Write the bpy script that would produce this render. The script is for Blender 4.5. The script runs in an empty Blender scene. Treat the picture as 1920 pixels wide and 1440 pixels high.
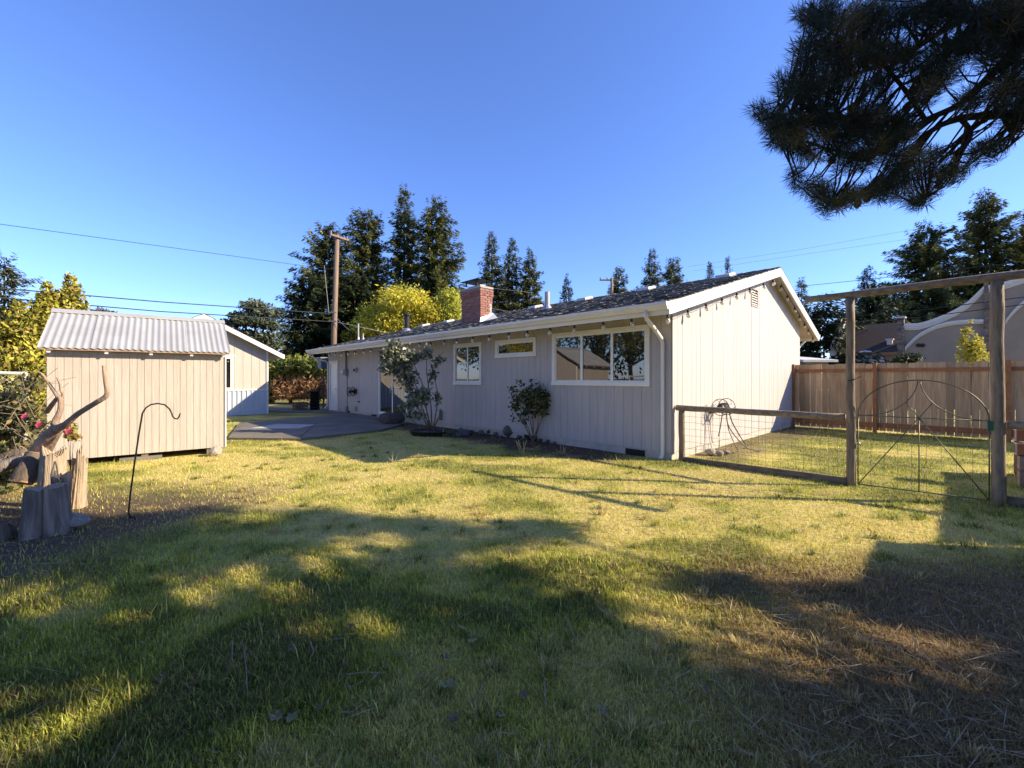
import bpy, math, random
import numpy as np
from mathutils import Vector, Matrix

random.seed(11)
rng = np.random.default_rng(7)
SC = bpy.context.scene
COL = SC.collection
R = math.radians

# ------------------------------------------------------------------ camera
F, HZ, CX, CAMZ = 807.0, 709.0, 960.0, 1.5      # focal length and horizon row of the photograph, lens height
cam_d = bpy.data.cameras.new('camera')
cam_d.sensor_width = 36.0
cam_d.lens = 36.0 * F / 1920.0
cam_d.shift_y = (HZ - 720.0) / 1920.0
cam_d.clip_end = 1500
cam = bpy.data.objects.new('camera', cam_d)
cam.location = (0, 0, CAMZ)
cam.rotation_euler = (R(90), 0, 0)
COL.objects.link(cam)
SC.camera = cam

# ------------------------------------------------------------------ sky and sun
SUN_EL, SUN_AZ = 28.2, 97.0                      # azimuth clockwise from +Y
world = bpy.data.worlds.new('World')
SC.world = world
world.use_nodes = True
wn = world.node_tree.nodes
bg = wn['Background']
sky = wn.new('ShaderNodeTexSky')
sky.sky_type = 'NISHITA'
sky.sun_disc = False
sky.sun_elevation = R(SUN_EL)
sky.sun_rotation = R(SUN_AZ)
sky.altitude = 100
sky.air_density = 1.0
sky.dust_density = 0.25
sky.ozone_density = 6.0
wb = wn.new('ShaderNodeMix'); wb.data_type = 'RGBA'; wb.blend_type = 'MULTIPLY'   # the camera's cool white balance, the same all over the sky
wb.inputs[0].default_value = 1.0
wb.inputs[7].default_value = (0.76, 0.77, 1.0, 1)
world.node_tree.links.new(sky.outputs[0], wb.inputs[6])
world.node_tree.links.new(wb.outputs[2], bg.inputs[0])
bg.inputs[1].default_value = 0.142
sun_d = bpy.data.lights.new('sun', 'SUN')
sun_d.energy = 4.8
sun_d.angle = R(0.53)
sun_d.color = (1.0, 0.835, 0.57)
sun = bpy.data.objects.new('sun', sun_d)
sdir = Vector((math.sin(R(SUN_AZ)) * math.cos(R(SUN_EL)), math.cos(R(SUN_AZ)) * math.cos(R(SUN_EL)), math.sin(R(SUN_EL))))
sun.rotation_euler = sdir.to_track_quat('Z', 'Y').to_euler()
sun.location = (30, -4, 20)
COL.objects.link(sun)
SC.view_settings.view_transform = 'Standard'
SC.view_settings.look = 'None'
SC.view_settings.exposure = 1.1
SC.view_settings.gamma = 1.0
SC.view_settings.use_curve_mapping = False

# ------------------------------------------------------------------ measuring helpers
def at(px, py, Y):
    return Vector(((px - CX) / F * Y, Y, CAMZ - (py - HZ) / F * Y))

def gr(px, py, z=0.0):
    return at(px, py, (CAMZ - z) * F / (py - HZ))

HO = Vector((2.94, 7.91, 0.0))                   # near corner of the house
HU = Vector((-0.690, 0.7236, 0.0))               # along its long side
HV = Vector((0.7236, 0.690, 0.0))                # along its gable side
HROT = math.atan2(HV.y, HV.x)

def on_plane(px, py, p0, n):
    d = at(px, py, 1.0) - Vector((0, 0, CAMZ))
    t = (Vector(p0) - Vector((0, 0, CAMZ))).dot(n) / d.dot(n)
    return Vector((0, 0, CAMZ)) + d * t

def to_house(p):
    q = p - HO
    return Vector((q.dot(HV), q.dot(HU), q.z))

def h_long(px, py, x=0.0):
    return to_house(on_plane(px, py, HO + HV * x, HV))

def h_gable(px, py, y=0.0):
    return to_house(on_plane(px, py, HO + HU * y, HU))

def house_w(x, y, z):
    return HO + HV * x + HU * y + Vector((0, 0, z))

# ------------------------------------------------------------------ materials
MATS = {}
def new_mat(name):
    m = bpy.data.materials.new(name)
    m.use_nodes = True
    nt = m.node_tree
    MATS[name] = m
    return m, nt, nt.nodes['Principled BSDF']

def mat(name, col, col2=None, rough=0.7, scale=6.0, stretch=(1, 1, 1), bump=0.0, bscale=None, metal=0.0,
        rnd=0.0, spec=0.4, detail=5.0, lo=0.35, hi=0.65, spots=None, space='Object'):
    """two colours mixed by a stretched noise, a bump, a per-object brightness change, optional stain colour"""
    m, nt, b = new_mat(name)
    N, L = nt.nodes, nt.links
    tc = N.new('ShaderNodeTexCoord')
    mp = N.new('ShaderNodeMapping')
    mp.inputs['Scale'].default_value = stretch
    L.new(tc.outputs[space], mp.inputs[0])
    oi = N.new('ShaderNodeObjectInfo')
    ad = N.new('ShaderNodeVectorMath'); ad.operation = 'MULTIPLY_ADD'
    L.new(oi.outputs['Random'], ad.inputs[0]); ad.inputs[1].default_value = (37, 53, 71)
    L.new(mp.outputs[0], ad.inputs[2])
    nz = N.new('ShaderNodeTexNoise')
    nz.inputs['Scale'].default_value = scale; nz.inputs['Detail'].default_value = detail
    L.new(ad.outputs[0], nz.inputs['Vector'])
    rp = N.new('ShaderNodeMapRange')
    rp.inputs[1].default_value = lo; rp.inputs[2].default_value = hi
    L.new(nz.outputs[0], rp.inputs[0])
    mx = N.new('ShaderNodeMix'); mx.data_type = 'RGBA'
    mx.inputs[6].default_value = (*col, 1); mx.inputs[7].default_value = (*(col2 or col), 1)
    L.new(rp.outputs[0], mx.inputs[0])
    out = mx.outputs[2]
    if spots:
        sc, thr, c3 = spots
        n3 = N.new('ShaderNodeTexNoise'); n3.inputs['Scale'].default_value = sc; n3.inputs['Detail'].default_value = 7
        n3.inputs['Roughness'].default_value = 0.7
        L.new(ad.outputs[0], n3.inputs['Vector'])
        r3 = N.new('ShaderNodeMapRange'); r3.inputs[1].default_value = thr; r3.inputs[2].default_value = thr + 0.12
        L.new(n3.outputs[0], r3.inputs[0])
        m3 = N.new('ShaderNodeMix'); m3.data_type = 'RGBA'
        L.new(r3.outputs[0], m3.inputs[0]); L.new(out, m3.inputs[6]); m3.inputs[7].default_value = (*c3, 1)
        out = m3.outputs[2]
    if rnd:
        hs = N.new('ShaderNodeHueSaturation')
        rr = N.new('ShaderNodeMapRange')
        rr.inputs[3].default_value = 1 - rnd; rr.inputs[4].default_value = 1 + rnd
        L.new(oi.outputs['Random'], rr.inputs[0]); L.new(rr.outputs[0], hs.inputs['Value'])
        L.new(out, hs.inputs['Color']); out = hs.outputs[0]
    L.new(out, b.inputs['Base Color'])
    b.inputs['Roughness'].default_value = rough
    b.inputs['Metallic'].default_value = metal
    b.inputs['Specular IOR Level'].default_value = spec
    if bump:
        nb = N.new('ShaderNodeTexNoise'); nb.inputs['Scale'].default_value = bscale or scale * 3; nb.inputs['Detail'].default_value = 6
        L.new(ad.outputs[0], nb.inputs['Vector'])
        bp = N.new('ShaderNodeBump'); bp.inputs['Strength'].default_value = bump; bp.inputs['Distance'].default_value = 0.02
        L.new(nb.outputs[0], bp.inputs['Height']); L.new(bp.outputs[0], b.inputs['Normal'])
    return m

def leaf_mat(name, trans=0.3, rough=0.6, gain=1.0):
    """colour comes from the per-leaf colour attribute"""
    m, nt, b = new_mat(name)
    N, L = nt.nodes, nt.links
    a = N.new('ShaderNodeAttribute'); a.attribute_name = 'Col'
    L.new(a.outputs['Color'], b.inputs['Base Color'])
    b.inputs['Roughness'].default_value = rough
    b.inputs['Specular IOR Level'].default_value = 0.25
    if trans:
        t = N.new('ShaderNodeBsdfTranslucent'); L.new(a.outputs['Color'], t.inputs[0])
        ms = N.new('ShaderNodeMixShader'); ms.inputs[0].default_value = trans
        L.new(b.outputs[0], ms.inputs[1]); L.new(t.outputs[0], ms.inputs[2])
        L.new(ms.outputs[0], N['Material Output'].inputs[0])
    return m

mat('siding', (0.43, 0.40, 0.40), (0.48, 0.445, 0.445), rough=0.62, scale=3, stretch=(6, 6, .5), bump=.25, bscale=9, rnd=.03,
    spots=(5, .64, (.33, .29, .265)))
mat('wall_core', (0.42, 0.38, 0.355), rough=0.9)
mat('shed_siding', (0.41, 0.36, 0.325), (0.47, 0.415, 0.375), rough=0.68, scale=3, stretch=(6, 6, .5), bump=.3, bscale=9, rnd=.04,
    spots=(4, .64, (.36, .31, .27)))
mat('garage_siding', (0.43, 0.385, 0.345), (0.47, 0.425, 0.385), rough=0.65, scale=3, stretch=(6, 6, .5), bump=.2, rnd=.03)
mat('white_paint', (0.76, 0.74, 0.70), (0.82, 0.80, 0.77), rough=0.45, scale=2.5, stretch=(1, 1, 1), bump=.03, spots=(3, .70, (.62, .58, .52)))
mat('soffit', (0.44, 0.39, 0.35), (0.48, 0.43, 0.39), rough=0.7, scale=2)
mat('vinyl', (0.80, 0.81, 0.82), (0.84, 0.85, 0.86), rough=0.35, scale=2)
mat('foundation', (0.40, 0.37, 0.34), (0.50, 0.46, 0.42), rough=0.85, scale=5, bump=.3, spots=(3, .6, (.28, .25, .22)))
mat('dark_hole', (0.015, 0.014, 0.013), rough=0.9)
mat('flashing', (0.42, 0.42, 0.44), (0.52, 0.52, 0.53), rough=0.4, metal=.7, scale=4)
mat('galvanized', (0.46, 0.46, 0.45), (0.55, 0.55, 0.53), rough=0.5, metal=.4, scale=1.6, spots=(2.2, .62, (.46, .47, .48)), detail=8)
mat('skirting', (0.46, 0.52, 0.62), (0.52, 0.57, 0.66), rough=0.4, metal=.15, scale=2)
mat('brick', (0.26, 0.115, 0.09), (0.33, 0.16, 0.13), rough=0.85, scale=9, bump=.4, rnd=.22)
mat('mortar', (0.40, 0.36, 0.33), rough=0.95, bump=.3, scale=12)
mat('concrete', (0.13, 0.12, 0.105), (0.19, 0.175, 0.15), rough=0.9, scale=1.5, bump=.25, bscale=30, spots=(1.3, .58, (.10, .09, .08)))
mat('concrete_new', (0.40, 0.39, 0.37), (0.5, 0.49, 0.46), rough=0.9, scale=2, bump=.15)
mat('picket', (0.38, 0.265, 0.165), (0.52, 0.38, 0.25), rough=0.85, scale=2.5, stretch=(9, 9, .7), bump=.5, rnd=.32, spots=(7, .68, (.13, .085, .05)))
mat('rail_wood', (0.26, 0.115, 0.055), (0.33, 0.16, 0.08), rough=0.8, scale=3, stretch=(3, 3, 3), bump=.3, rnd=.08)
mat('log_wood', (0.16, 0.12, 0.08), (0.30, 0.23, 0.16), rough=0.85, scale=3, stretch=(7, 7, 1.2), bump=.6, bscale=7, spots=(5, .66, (.10, .075, .05)))
mat('beam_wood', (0.19, 0.145, 0.10), (0.33, 0.26, 0.19), rough=0.85, scale=3, stretch=(1.2, 7, 7), bump=.6, bscale=7, spots=(5, .66, (.11, .08, .055)))
mat('old_board', (0.13, 0.095, 0.065), (0.22, 0.165, 0.12), rough=0.9, scale=3, stretch=(2, 2, 6), bump=.5)
mat('planter_wood', (0.26, 0.175, 0.13), (0.36, 0.26, 0.20), rough=0.85, scale=3, stretch=(1, 6, 6), bump=.4, rnd=.2)
mat('end_grain', (0.34, 0.12, 0.055), (0.42, 0.18, 0.09), rough=0.8, scale=9, bump=.2)
mat('bark', (0.085, 0.065, 0.05), (0.16, 0.125, 0.10), rough=0.9, scale=4, stretch=(3, 3, .8), bump=.9, bscale=9)
mat('grey_stump', (0.12, 0.10, 0.088), (0.25, 0.215, 0.185), rough=0.9, scale=3.2, stretch=(7, 7, .7), bump=.9, bscale=8, spots=(4, .63, (.07, .06, .055)))
mat('tan_wood', (0.30, 0.225, 0.155), (0.42, 0.33, 0.235), rough=0.8, scale=3, stretch=(7, 7, .8), bump=.7, bscale=8, spots=(5, .64, (.20, .13, .08)))
mat('smooth_bark', (0.24, 0.165, 0.12), (0.36, 0.26, 0.19), rough=0.75, scale=5, stretch=(2, 2, 1), bump=.8, bscale=18, spots=(9, .66, (.20, .14, .11)))
mat('red_heartwood', (0.42, 0.20, 0.10), (0.52, 0.30, 0.17), rough=0.8, scale=4, bump=.5)
mat('stone', (0.26, 0.235, 0.205), (0.38, 0.35, 0.31), rough=0.9, scale=5, bump=.6, rnd=.2, spots=(6, .62, (.16, .14, .12)))
mat('dark_stone', (0.07, 0.065, 0.06), (0.14, 0.125, 0.11), rough=0.9, scale=6, bump=.7, rnd=.25)
mat('black_metal', (0.022, 0.022, 0.024), (0.04, 0.038, 0.036), rough=0.45, metal=.4, scale=9)
mat('black_plastic', (0.018, 0.018, 0.02), (0.03, 0.03, 0.032), rough=0.5, scale=4)
mat('green_metal', (0.11, 0.115, 0.075), (0.20, 0.185, 0.12), rough=0.5, metal=.3, scale=7)
mat('green_tape', (0.01, 0.10, 0.05), (0.015, 0.13, 0.06), rough=0.5)
mat('wire', (0.16, 0.14, 0.12), (0.24, 0.21, 0.18), rough=0.5, metal=.6)
mat('cable', (0.02, 0.022, 0.026), rough=0.6)
mat('pale_cable', (0.22, 0.23, 0.25), rough=0.6)
mat('pole_wood', (0.17, 0.115, 0.08), (0.26, 0.185, 0.135), rough=0.85, scale=3, stretch=(7, 7, .4), bump=.4, spots=(2, .62, (.22, .13, .08)))
mat('grey_box', (0.22, 0.23, 0.24), (0.28, 0.29, 0.30), rough=0.5, scale=4)
mat('meter_glass', (0.75, 0.76, 0.74), rough=0.2)
mat('pvc_grey', (0.36, 0.36, 0.36), (0.42, 0.42, 0.41), rough=0.5)
mat('hose', (0.09, 0.085, 0.08), (0.15, 0.14, 0.13), rough=0.5, scale=5)
mat('blue_tub', (0.08, 0.10, 0.14), (0.11, 0.13, 0.17), rough=0.5)
mat('stucco', (0.27, 0.22, 0.17), (0.30, 0.245, 0.195), rough=0.95, scale=2, bump=.2, bscale=40)
mat('stucco_trim', (0.56, 0.55, 0.52), (0.62, 0.61, 0.58), rough=0.7, scale=3)
mat('ledge_stone', (0.12, 0.09, 0.075), (0.24, 0.19, 0.155), rough=0.9, scale=6, bump=.5, rnd=.3)
mat('brown_roof', (0.045, 0.029, 0.024), (0.065, 0.042, 0.035), rough=0.9, scale=7, stretch=(1, 1, 4), bump=.4)
mat('pale_roof', (0.55, 0.54, 0.52), (0.62, 0.61, 0.59), rough=0.8, scale=3)
mat('bark_far', (0.07, 0.05, 0.04), (0.12, 0.09, 0.07), rough=.9, scale=2)
mat('twig', (0.035, 0.026, 0.02), (0.065, 0.05, 0.04), rough=0.9, scale=9, bump=.6)
mat('pale_twig', (0.22, 0.165, 0.11), (0.32, 0.25, 0.17), rough=0.8, scale=9)
mat('soil', (0.075, 0.055, 0.04), (0.135, 0.10, 0.075), rough=0.95, scale=6, bump=.8, bscale=30)
def rings_mat():
    m, nt, b = new_mat('cut_rings')
    N, L = nt.nodes, nt.links
    tc = N.new('ShaderNodeTexCoord'); wv = N.new('ShaderNodeTexWave'); wv.wave_type = 'RINGS'; wv.rings_direction = 'Z'
    wv.inputs['Scale'].default_value = 14; wv.inputs['Distortion'].default_value = 2.5; wv.inputs['Detail'].default_value = 3
    L.new(tc.outputs['Object'], wv.inputs['Vector'])
    mx = N.new('ShaderNodeMix'); mx.data_type = 'RGBA'; mx.inputs[6].default_value = (.20, .15, .105, 1); mx.inputs[7].default_value = (.42, .33, .23, 1)
    L.new(wv.outputs['Fac'], mx.inputs[0]); L.new(mx.outputs[2], b.inputs['Base Color']); b.inputs['Roughness'].default_value = .9
    bp = N.new('ShaderNodeBump'); bp.inputs['Strength'].default_value = .6; bp.inputs['Distance'].default_value = .01
    L.new(wv.outputs['Fac'], bp.inputs['Height']); L.new(bp.outputs[0], b.inputs['Normal'])
rings_mat()
leaf_mat('needles', 0.12)
leaf_mat('leaves', 0.35)
leaf_mat('waxy_leaves', 0.15, rough=0.38)
leaf_mat('grass_blades', 0.38, rough=0.55)

def glass_mat():
    m, nt, b = new_mat('window_glass')
    N, L = nt.nodes, nt.links
    b.inputs['Base Color'].default_value = (0.012, 0.013, 0.014, 1)
    b.inputs['Roughness'].default_value = 0.015
    b.inputs['IOR'].default_value = 2.05
    b.inputs['Specular IOR Level'].default_value = 0.5
    tc = N.new('ShaderNodeTexCoord'); nz = N.new('ShaderNodeTexNoise'); nz.inputs['Scale'].default_value = 1.6; nz.inputs['Detail'].default_value = 1
    L.new(tc.outputs['Object'], nz.inputs['Vector'])
    bp = N.new('ShaderNodeBump'); bp.inputs['Strength'].default_value = 0.06; bp.inputs['Distance'].default_value = 0.02
    L.new(nz.outputs[0], bp.inputs['Height']); L.new(bp.outputs[0], b.inputs['Normal'])
glass_mat()

def bulb_mat():
    m, nt, b = new_mat('bulb_glass')
    b.inputs['Base Color'].default_value = (0.85, 0.80, 0.70, 1)
    b.inputs['Roughness'].default_value = 0.06
    b.inputs['Transmission Weight'].default_value = 0.55
    b.inputs['IOR'].default_value = 1.3
bulb_mat()

def attr_mat(name, rough=0.9, bump=0.5, bscale=40.0, var=0.25):
    m, nt, b = new_mat(name)
    N, L = nt.nodes, nt.links
    a = N.new('ShaderNodeAttribute'); a.attribute_name = 'Col'
    tc = N.new('ShaderNodeTexCoord')
    nz = N.new('ShaderNodeTexNoise'); nz.inputs['Scale'].default_value = bscale; nz.inputs['Detail'].default_value = 6
    L.new(tc.outputs['Object'], nz.inputs['Vector'])
    mr = N.new('ShaderNodeMapRange'); mr.inputs[1].default_value = .3; mr.inputs[2].default_value = .7
    mr.inputs[3].default_value = 1 - var; mr.inputs[4].default_value = 1 + var
    L.new(nz.outputs[0], mr.inputs[0])
    hs = N.new('ShaderNodeHueSaturation'); L.new(mr.outputs[0], hs.inputs['Value']); L.new(a.outputs['Color'], hs.inputs['Color'])
    L.new(hs.outputs[0], b.inputs['Base Color'])
    b.inputs['Roughness'].default_value = rough; b.inputs['Specular IOR Level'].default_value = .2
    bp = N.new('ShaderNodeBump'); bp.inputs['Strength'].default_value = bump; bp.inputs['Distance'].default_value = 0.02
    L.new(nz.outputs[0], bp.inputs['Height']); L.new(bp.outputs[0], b.inputs['Normal'])
attr_mat('lawn_soil', bscale=25)
attr_mat('shingle', bscale=60, var=.35, bump=.4)

# ------------------------------------------------------------------ mesh helpers
def obj(name, me, parent=None, loc=None, rotz=0.0):
    o = bpy.data.objects.new(name, me)
    COL.objects.link(o)
    if parent is not None:
        o.parent = parent
    if loc is not None:
        o.location = loc
    if rotz:
        o.rotation_euler = (0, 0, rotz)
    return o

def tag(o, label=None, cat=None, group=None, kind=None):
    if label: o['label'] = label
    if cat: o['category'] = cat
    if group: o['group'] = group
    if kind: o['kind'] = kind
    return o

def thing(name, label, cat, loc=(0, 0, 0), rotz=0.0, group=None):
    o = obj(name, None, None, loc, rotz)
    o.empty_display_size = 0.2
    return tag(o, label, cat, group)

class MB:
    """collects shapes for one mesh object"""
    def __init__(s):
        s.v, s.f, s.c = [], [], []
        s.col = None
    def _add(s, vs, fs):
        b = len(s.v)
        s.v += [tuple(p) for p in vs]
        if s.col is not None: s.c += [s.col] * len(vs)
        s.f += [tuple(b + i for i in f) for f in fs]
    def hexa(s, p):
        s._add(p, [(0, 3, 2, 1), (4, 5, 6, 7), (0, 1, 5, 4), (1, 2, 6, 5), (2, 3, 7, 6), (3, 0, 4, 7)])
        return s
    def box(s, x0, x1, y0, y1, z0, z1, M=None):
        p = [(x0, y0, z0), (x1, y0, z0), (x1, y1, z0), (x0, y1, z0), (x0, y0, z1), (x1, y0, z1), (x1, y1, z1), (x0, y1, z1)]
        if M is not None: p = [M @ Vector(q) for q in p]
        return s.hexa(p)
    def extrude(s, poly, d):
        """closed polygon of 3D points pushed along vector d"""
        n = len(poly); d = Vector(d)
        vs = [Vector(p) for p in poly] + [Vector(p) + d for p in poly]
        fs = [tuple(range(n - 1, -1, -1)), tuple(range(n, 2 * n))] + [(i, (i + 1) % n, n + (i + 1) % n, n + i) for i in range(n)]
        s._add(vs, fs)
        return s
    def tube(s, pts, rad, n=8, wob=0.0, caps=True, seed=0):
        pts = [Vector(p) for p in pts]
        if not hasattr(rad, '__len__'): rad = [rad] * len(pts)
        r_ = random.Random(seed)
        base = len(s.v)
        prev = None
        vs = []
        for i, p in enumerate(pts):
            t = (pts[min(i + 1, len(pts) - 1)] - pts[max(i - 1, 0)]).normalized()
            if prev is None:
                a = Vector((0, 0, 1)) if abs(t.z) < .9 else Vector((1, 0, 0))
                x = t.cross(a).normalized()
            else:
                x = (prev - t * prev.dot(t)).normalized()
            prev = x
            y = t.cross(x)
            for k in range(n):
                an = 2 * math.pi * k / n
                rr = rad[i] * (1 + wob * r_.uniform(-1, 1))
                vs.append(p + x * math.cos(an) * rr + y * math.sin(an) * rr)
        fs = []
        for i in range(len(pts) - 1):
            for k in range(n):
                fs.append((i * n + k, i * n + (k + 1) % n, (i + 1) * n + (k + 1) % n, (i + 1) * n + k))
        if caps:
            fs.append(tuple(range(n - 1, -1, -1)))
            m = (len(pts) - 1) * n
            fs.append(tuple(m + k for k in range(n)))
        s._add(vs, fs)
        return s
    def lathe(s, prof, n=12, M=None):
        """profile of (r,z) round local z"""
        vs, fs = [], []
        for r0, z0 in prof:
            for k in range(n):
                a = 2 * math.pi * k / n
                p = Vector((r0 * math.cos(a), r0 * math.sin(a), z0))
                vs.append(M @ p if M is not None else p)
        for i in range(len(prof) - 1):
            for k in range(n):
                fs.append((i * n + k, i * n + (k + 1) % n, (i + 1) * n + (k + 1) % n, (i + 1) * n + k))
        fs.append(tuple(range(n - 1, -1, -1))); m = (len(prof) - 1) * n
        fs.append(tuple(m + k for k in range(n)))
        s._add(vs, fs)
        return s
    def mesh(s, name, m, smooth=False):
        me = bpy.data.meshes.new(name)
        me.from_pydata(s.v, [], s.f)
        if s.c:
            ca = me.color_attributes.new('Col', 'FLOAT_COLOR', 'POINT')
            ca.data.foreach_set('color', np.array([(*c, 1) for c in s.c], dtype=np.float32).ravel())
        if smooth: me.polygons.foreach_set('use_smooth', [True] * len(me.polygons))
        me.materials.append(MATS[m])
        me.update()
        return me
    def build(s, name, m, parent=None, smooth=False, loc=None, rotz=0.0):
        return obj(name, s.mesh(name, m, smooth), parent, loc, rotz)

def poly_mesh(name, V, k, m, cols=None, smooth=False):
    """V: (n*k,3) vertices, every k in a row form one polygon"""
    n = len(V) // k
    me = bpy.data.meshes.new(name)
    me.vertices.add(n * k)
    me.vertices.foreach_set('co', np.asarray(V, np.float32).ravel())
    me.loops.add(n * k)
    me.loops.foreach_set('vertex_index', np.arange(n * k, dtype=np.int32))
    me.polygons.add(n)
    me.polygons.foreach_set('loop_start', np.arange(0, n * k, k, dtype=np.int32))
    me.update(calc_edges=True)
    if cols is not None:
        ca = me.color_attributes.new('Col', 'FLOAT_COLOR', 'POINT')
        c4 = np.ones((n * k, 4), np.float32); c4[:, :3] = np.repeat(cols, k, axis=0)
        ca.data.foreach_set('color', c4.ravel())
    me.materials.append(MATS[m])
    return me

def unit(a):
    return a / np.maximum(np.linalg.norm(a, axis=-1, keepdims=True), 1e-9)

def leaf_quads(C, D, Nn, L, W):
    """diamond leaves: centre, long direction, rough normal, length, width"""
    D = unit(D); S = unit(np.cross(D, Nn))
    L = np.asarray(L)[:, None] * .5; W = np.asarray(W)[:, None] * .5
    V = np.stack([C - D * L, C + S * W - D * L * .1, C + D * L, C - S * W - D * L * .1], axis=1)
    return V.reshape(-1, 3)

def fbm(x, y, seed, octaves=4):
    out = np.zeros_like(x, dtype=float); amp, tot = 1.0, 0.0
    for o in range(octaves):
        g = np.random.default_rng(seed + o * 17).random((64, 64))
        xi = np.floor(x).astype(int); yi = np.floor(y).astype(int)
        fx = x - xi; fy = y - yi
        fx = fx * fx * (3 - 2 * fx); fy = fy * fy * (3 - 2 * fy)
        a = g[xi % 64, yi % 64]; b = g[(xi + 1) % 64, yi % 64]; c = g[xi % 64, (yi + 1) % 64]; d = g[(xi + 1) % 64, (yi + 1) % 64]
        out += amp * ((a * (1 - fx) + b * fx) * (1 - fy) + (c * (1 - fx) + d * fx) * fy)
        tot += amp; amp *= .5; x = x * 2.03 + 5.1; y = y * 2.03 + 3.7
    return out / tot

def sstep(a, b, x):
    t = np.clip((x - a) / (b - a), 0, 1)
    return t * t * (3 - 2 * t)

def in_poly(x, y, P):
    r = np.zeros(x.shape, bool)
    for i in range(len(P)):
        x0, y0 = P[i][0], P[i][1]; x1, y1 = P[i - 1][0], P[i - 1][1]
        c = ((y0 > y) != (y1 > y)) & (x < (x1 - x0) * (y - y0) / (y1 - y0 + 1e-12) + x0)
        r ^= c
    return r

# ================================================================== GROUND
PATIO = [gr(427, 824), gr(560, 825.5), gr(717, 808), gr(757, 797), gr(708, 783), gr(640, 773), gr(610, 781), gr(447, 796)]
PATIO_XY = [(p.x, p.y) for p in PATIO]

def lawn_fields(x, y):
    n1 = fbm(x * .62 + 11, y * .9 + 4, 3); n2 = fbm(x * 2.1, y * 2.6, 9); n3 = fbm(x * 6, y * 6, 23, 3)
    green = sstep(.36, .63, .6 * n1 + .4 * n2)
    brown = sstep(.5, .75, n1 * .4 + n2 * .35 + n3 * .25)
    q = sstep(.5, 2.2, x + (fbm(x, y, 31) - .5) * 2.2) * sstep(3.9, 3.1, y)           # mown hay by the right
    q2 = sstep(-2.7, -4.0, x + (n1 - .5) * 2.6) * sstep(6.8, 5.0, y)                     # twiggy soil round the stumps
    bx = (x - HO.x) * HV.x + (y - HO.y) * HV.y; by = (x - HO.x) * HU.x + (y - HO.y) * HU.y
    bed = sstep(-1.5, -.9, bx + (n2 - .5) * .9) * sstep(.3, 1.2, by) * sstep(10.2, 9.0, by)
    side = sstep(-1.3, -.5, by + (n2 - .5) * .8) * sstep(.6, 1.0, bx)
    bed = np.maximum(bed, side * .8)
    far = sstep(13, 16, y)
    return n1, n2, n3, green, brown, q, q2, bed, far

def ground():
    xs = np.concatenate([[-600, -300, -150, -80, -50, -35, -25], np.linspace(-18, 18, 240), [25, 35, 50, 80, 150, 300, 600]])
    ys = np.concatenate([[-400, -200, -100, -50, -25, -12], np.linspace(-5, 26, 210), [32, 40, 55, 80, 130, 220, 400, 800]])
    X, Y = np.meshgrid(xs, ys); sh = X.shape
    n1, n2, n3, green, brown, q, q2, bed, far = lawn_fields(X.ravel(), Y.ravel())
    gc = np.array([.28, .28, .07]); st = np.array([.52, .43, .17]); so = np.array([.10, .072, .05]); hay = np.array([.17, .115, .07])
    c = st + (gc - st) * green[:, None]
    c = c + (so - c) * (brown * .55)[:, None]
    c = c + (hay - c) * q[:, None]
    c = c + (so - c) * np.maximum(q2, bed)[:, None]
    n = len(c)
    Z = (n1 - .5) * .03 * (np.abs(X.ravel()) < 18) * (Y.ravel() < 26) * (Y.ravel() > -5)
    me = bpy.data.meshes.new('ground')
    w = sh[1]
    idx = np.arange(n).reshape(sh)
    f = np.stack([idx[:-1, :-1], idx[:-1, 1:], idx[1:, 1:], idx[1:, :-1]], axis=-1).reshape(-1, 4)
    me.from_pydata(np.stack([X.ravel(), Y.ravel(), Z - .015], axis=1).tolist(), [], f.tolist())
    ca = me.color_attributes.new('Col', 'FLOAT_COLOR', 'POINT')
    c4 = np.ones((n, 4), np.float32); c4[:, :3] = c
    ca.data.foreach_set('color', c4.ravel())
    me.polygons.foreach_set('use_smooth', [True] * len(me.polygons))
    me.materials.append(MATS['lawn_soil']); me.update()
    tag(obj('ground', me), kind='structure')
ground()

def patio():
    root = tag(obj('patio', None), kind='structure')
    b, c = PATIO[0], PATIO[1]
    def slab(pts, z=.045, m='concrete'):
        MB().extrude([(p.x, p.y, -.1) for p in pts], (0, 0, .1 + z)).build('slab', m, root)
    P = PATIO
    def lerp(a, b2, t): return a + (b2 - a) * t
    def sh(pts, k=.006):
        ce = sum(pts, Vector()) / len(pts)
        return [p + (ce - p).normalized() * k * 2 for p in pts]
    m1, m2 = lerp(P[7], P[6], .55), lerp(P[1], P[2], .0)
    slab(sh([P[0], P[1], lerp(P[1], P[6], .33), lerp(P[0], P[7], .42)]))
    q0, q1 = lerp(P[0], P[7], .42), lerp(P[1], P[6], .33)
    # pale patch of newer concrete
    slab(sh([gr(468, 806), gr(560, 806), gr(592, 799), gr(520, 797.5)]), z=.049, m='concrete_new')
    slab(sh([q0, q1, lerp(P[1], P[6], .62), m1, P[7]]), z=.043)
    slab(sh([P[1], P[2], lerp(P[1], P[6], .33)]), z=.041)
    slab(sh([lerp(P[1], P[6], .33), P[2], P[3], P[4], lerp(P[1], P[6], .62)]), z=.044)
    slab(sh([m1, lerp(P[1], P[6], .62), P[4], P[5], P[6]]), z=.04)
    # walk to the side yard
    MB().extrude([tuple(gr(500, 772).xy) + (-.1,), tuple(gr(640, 776).xy) + (-.1,), tuple(gr(628, 768).xy) + (-.1,), tuple(gr(500, 764).xy) + (-.1,)], (0, 0, .125)).build('slab', 'concrete', root)
patio()

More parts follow.
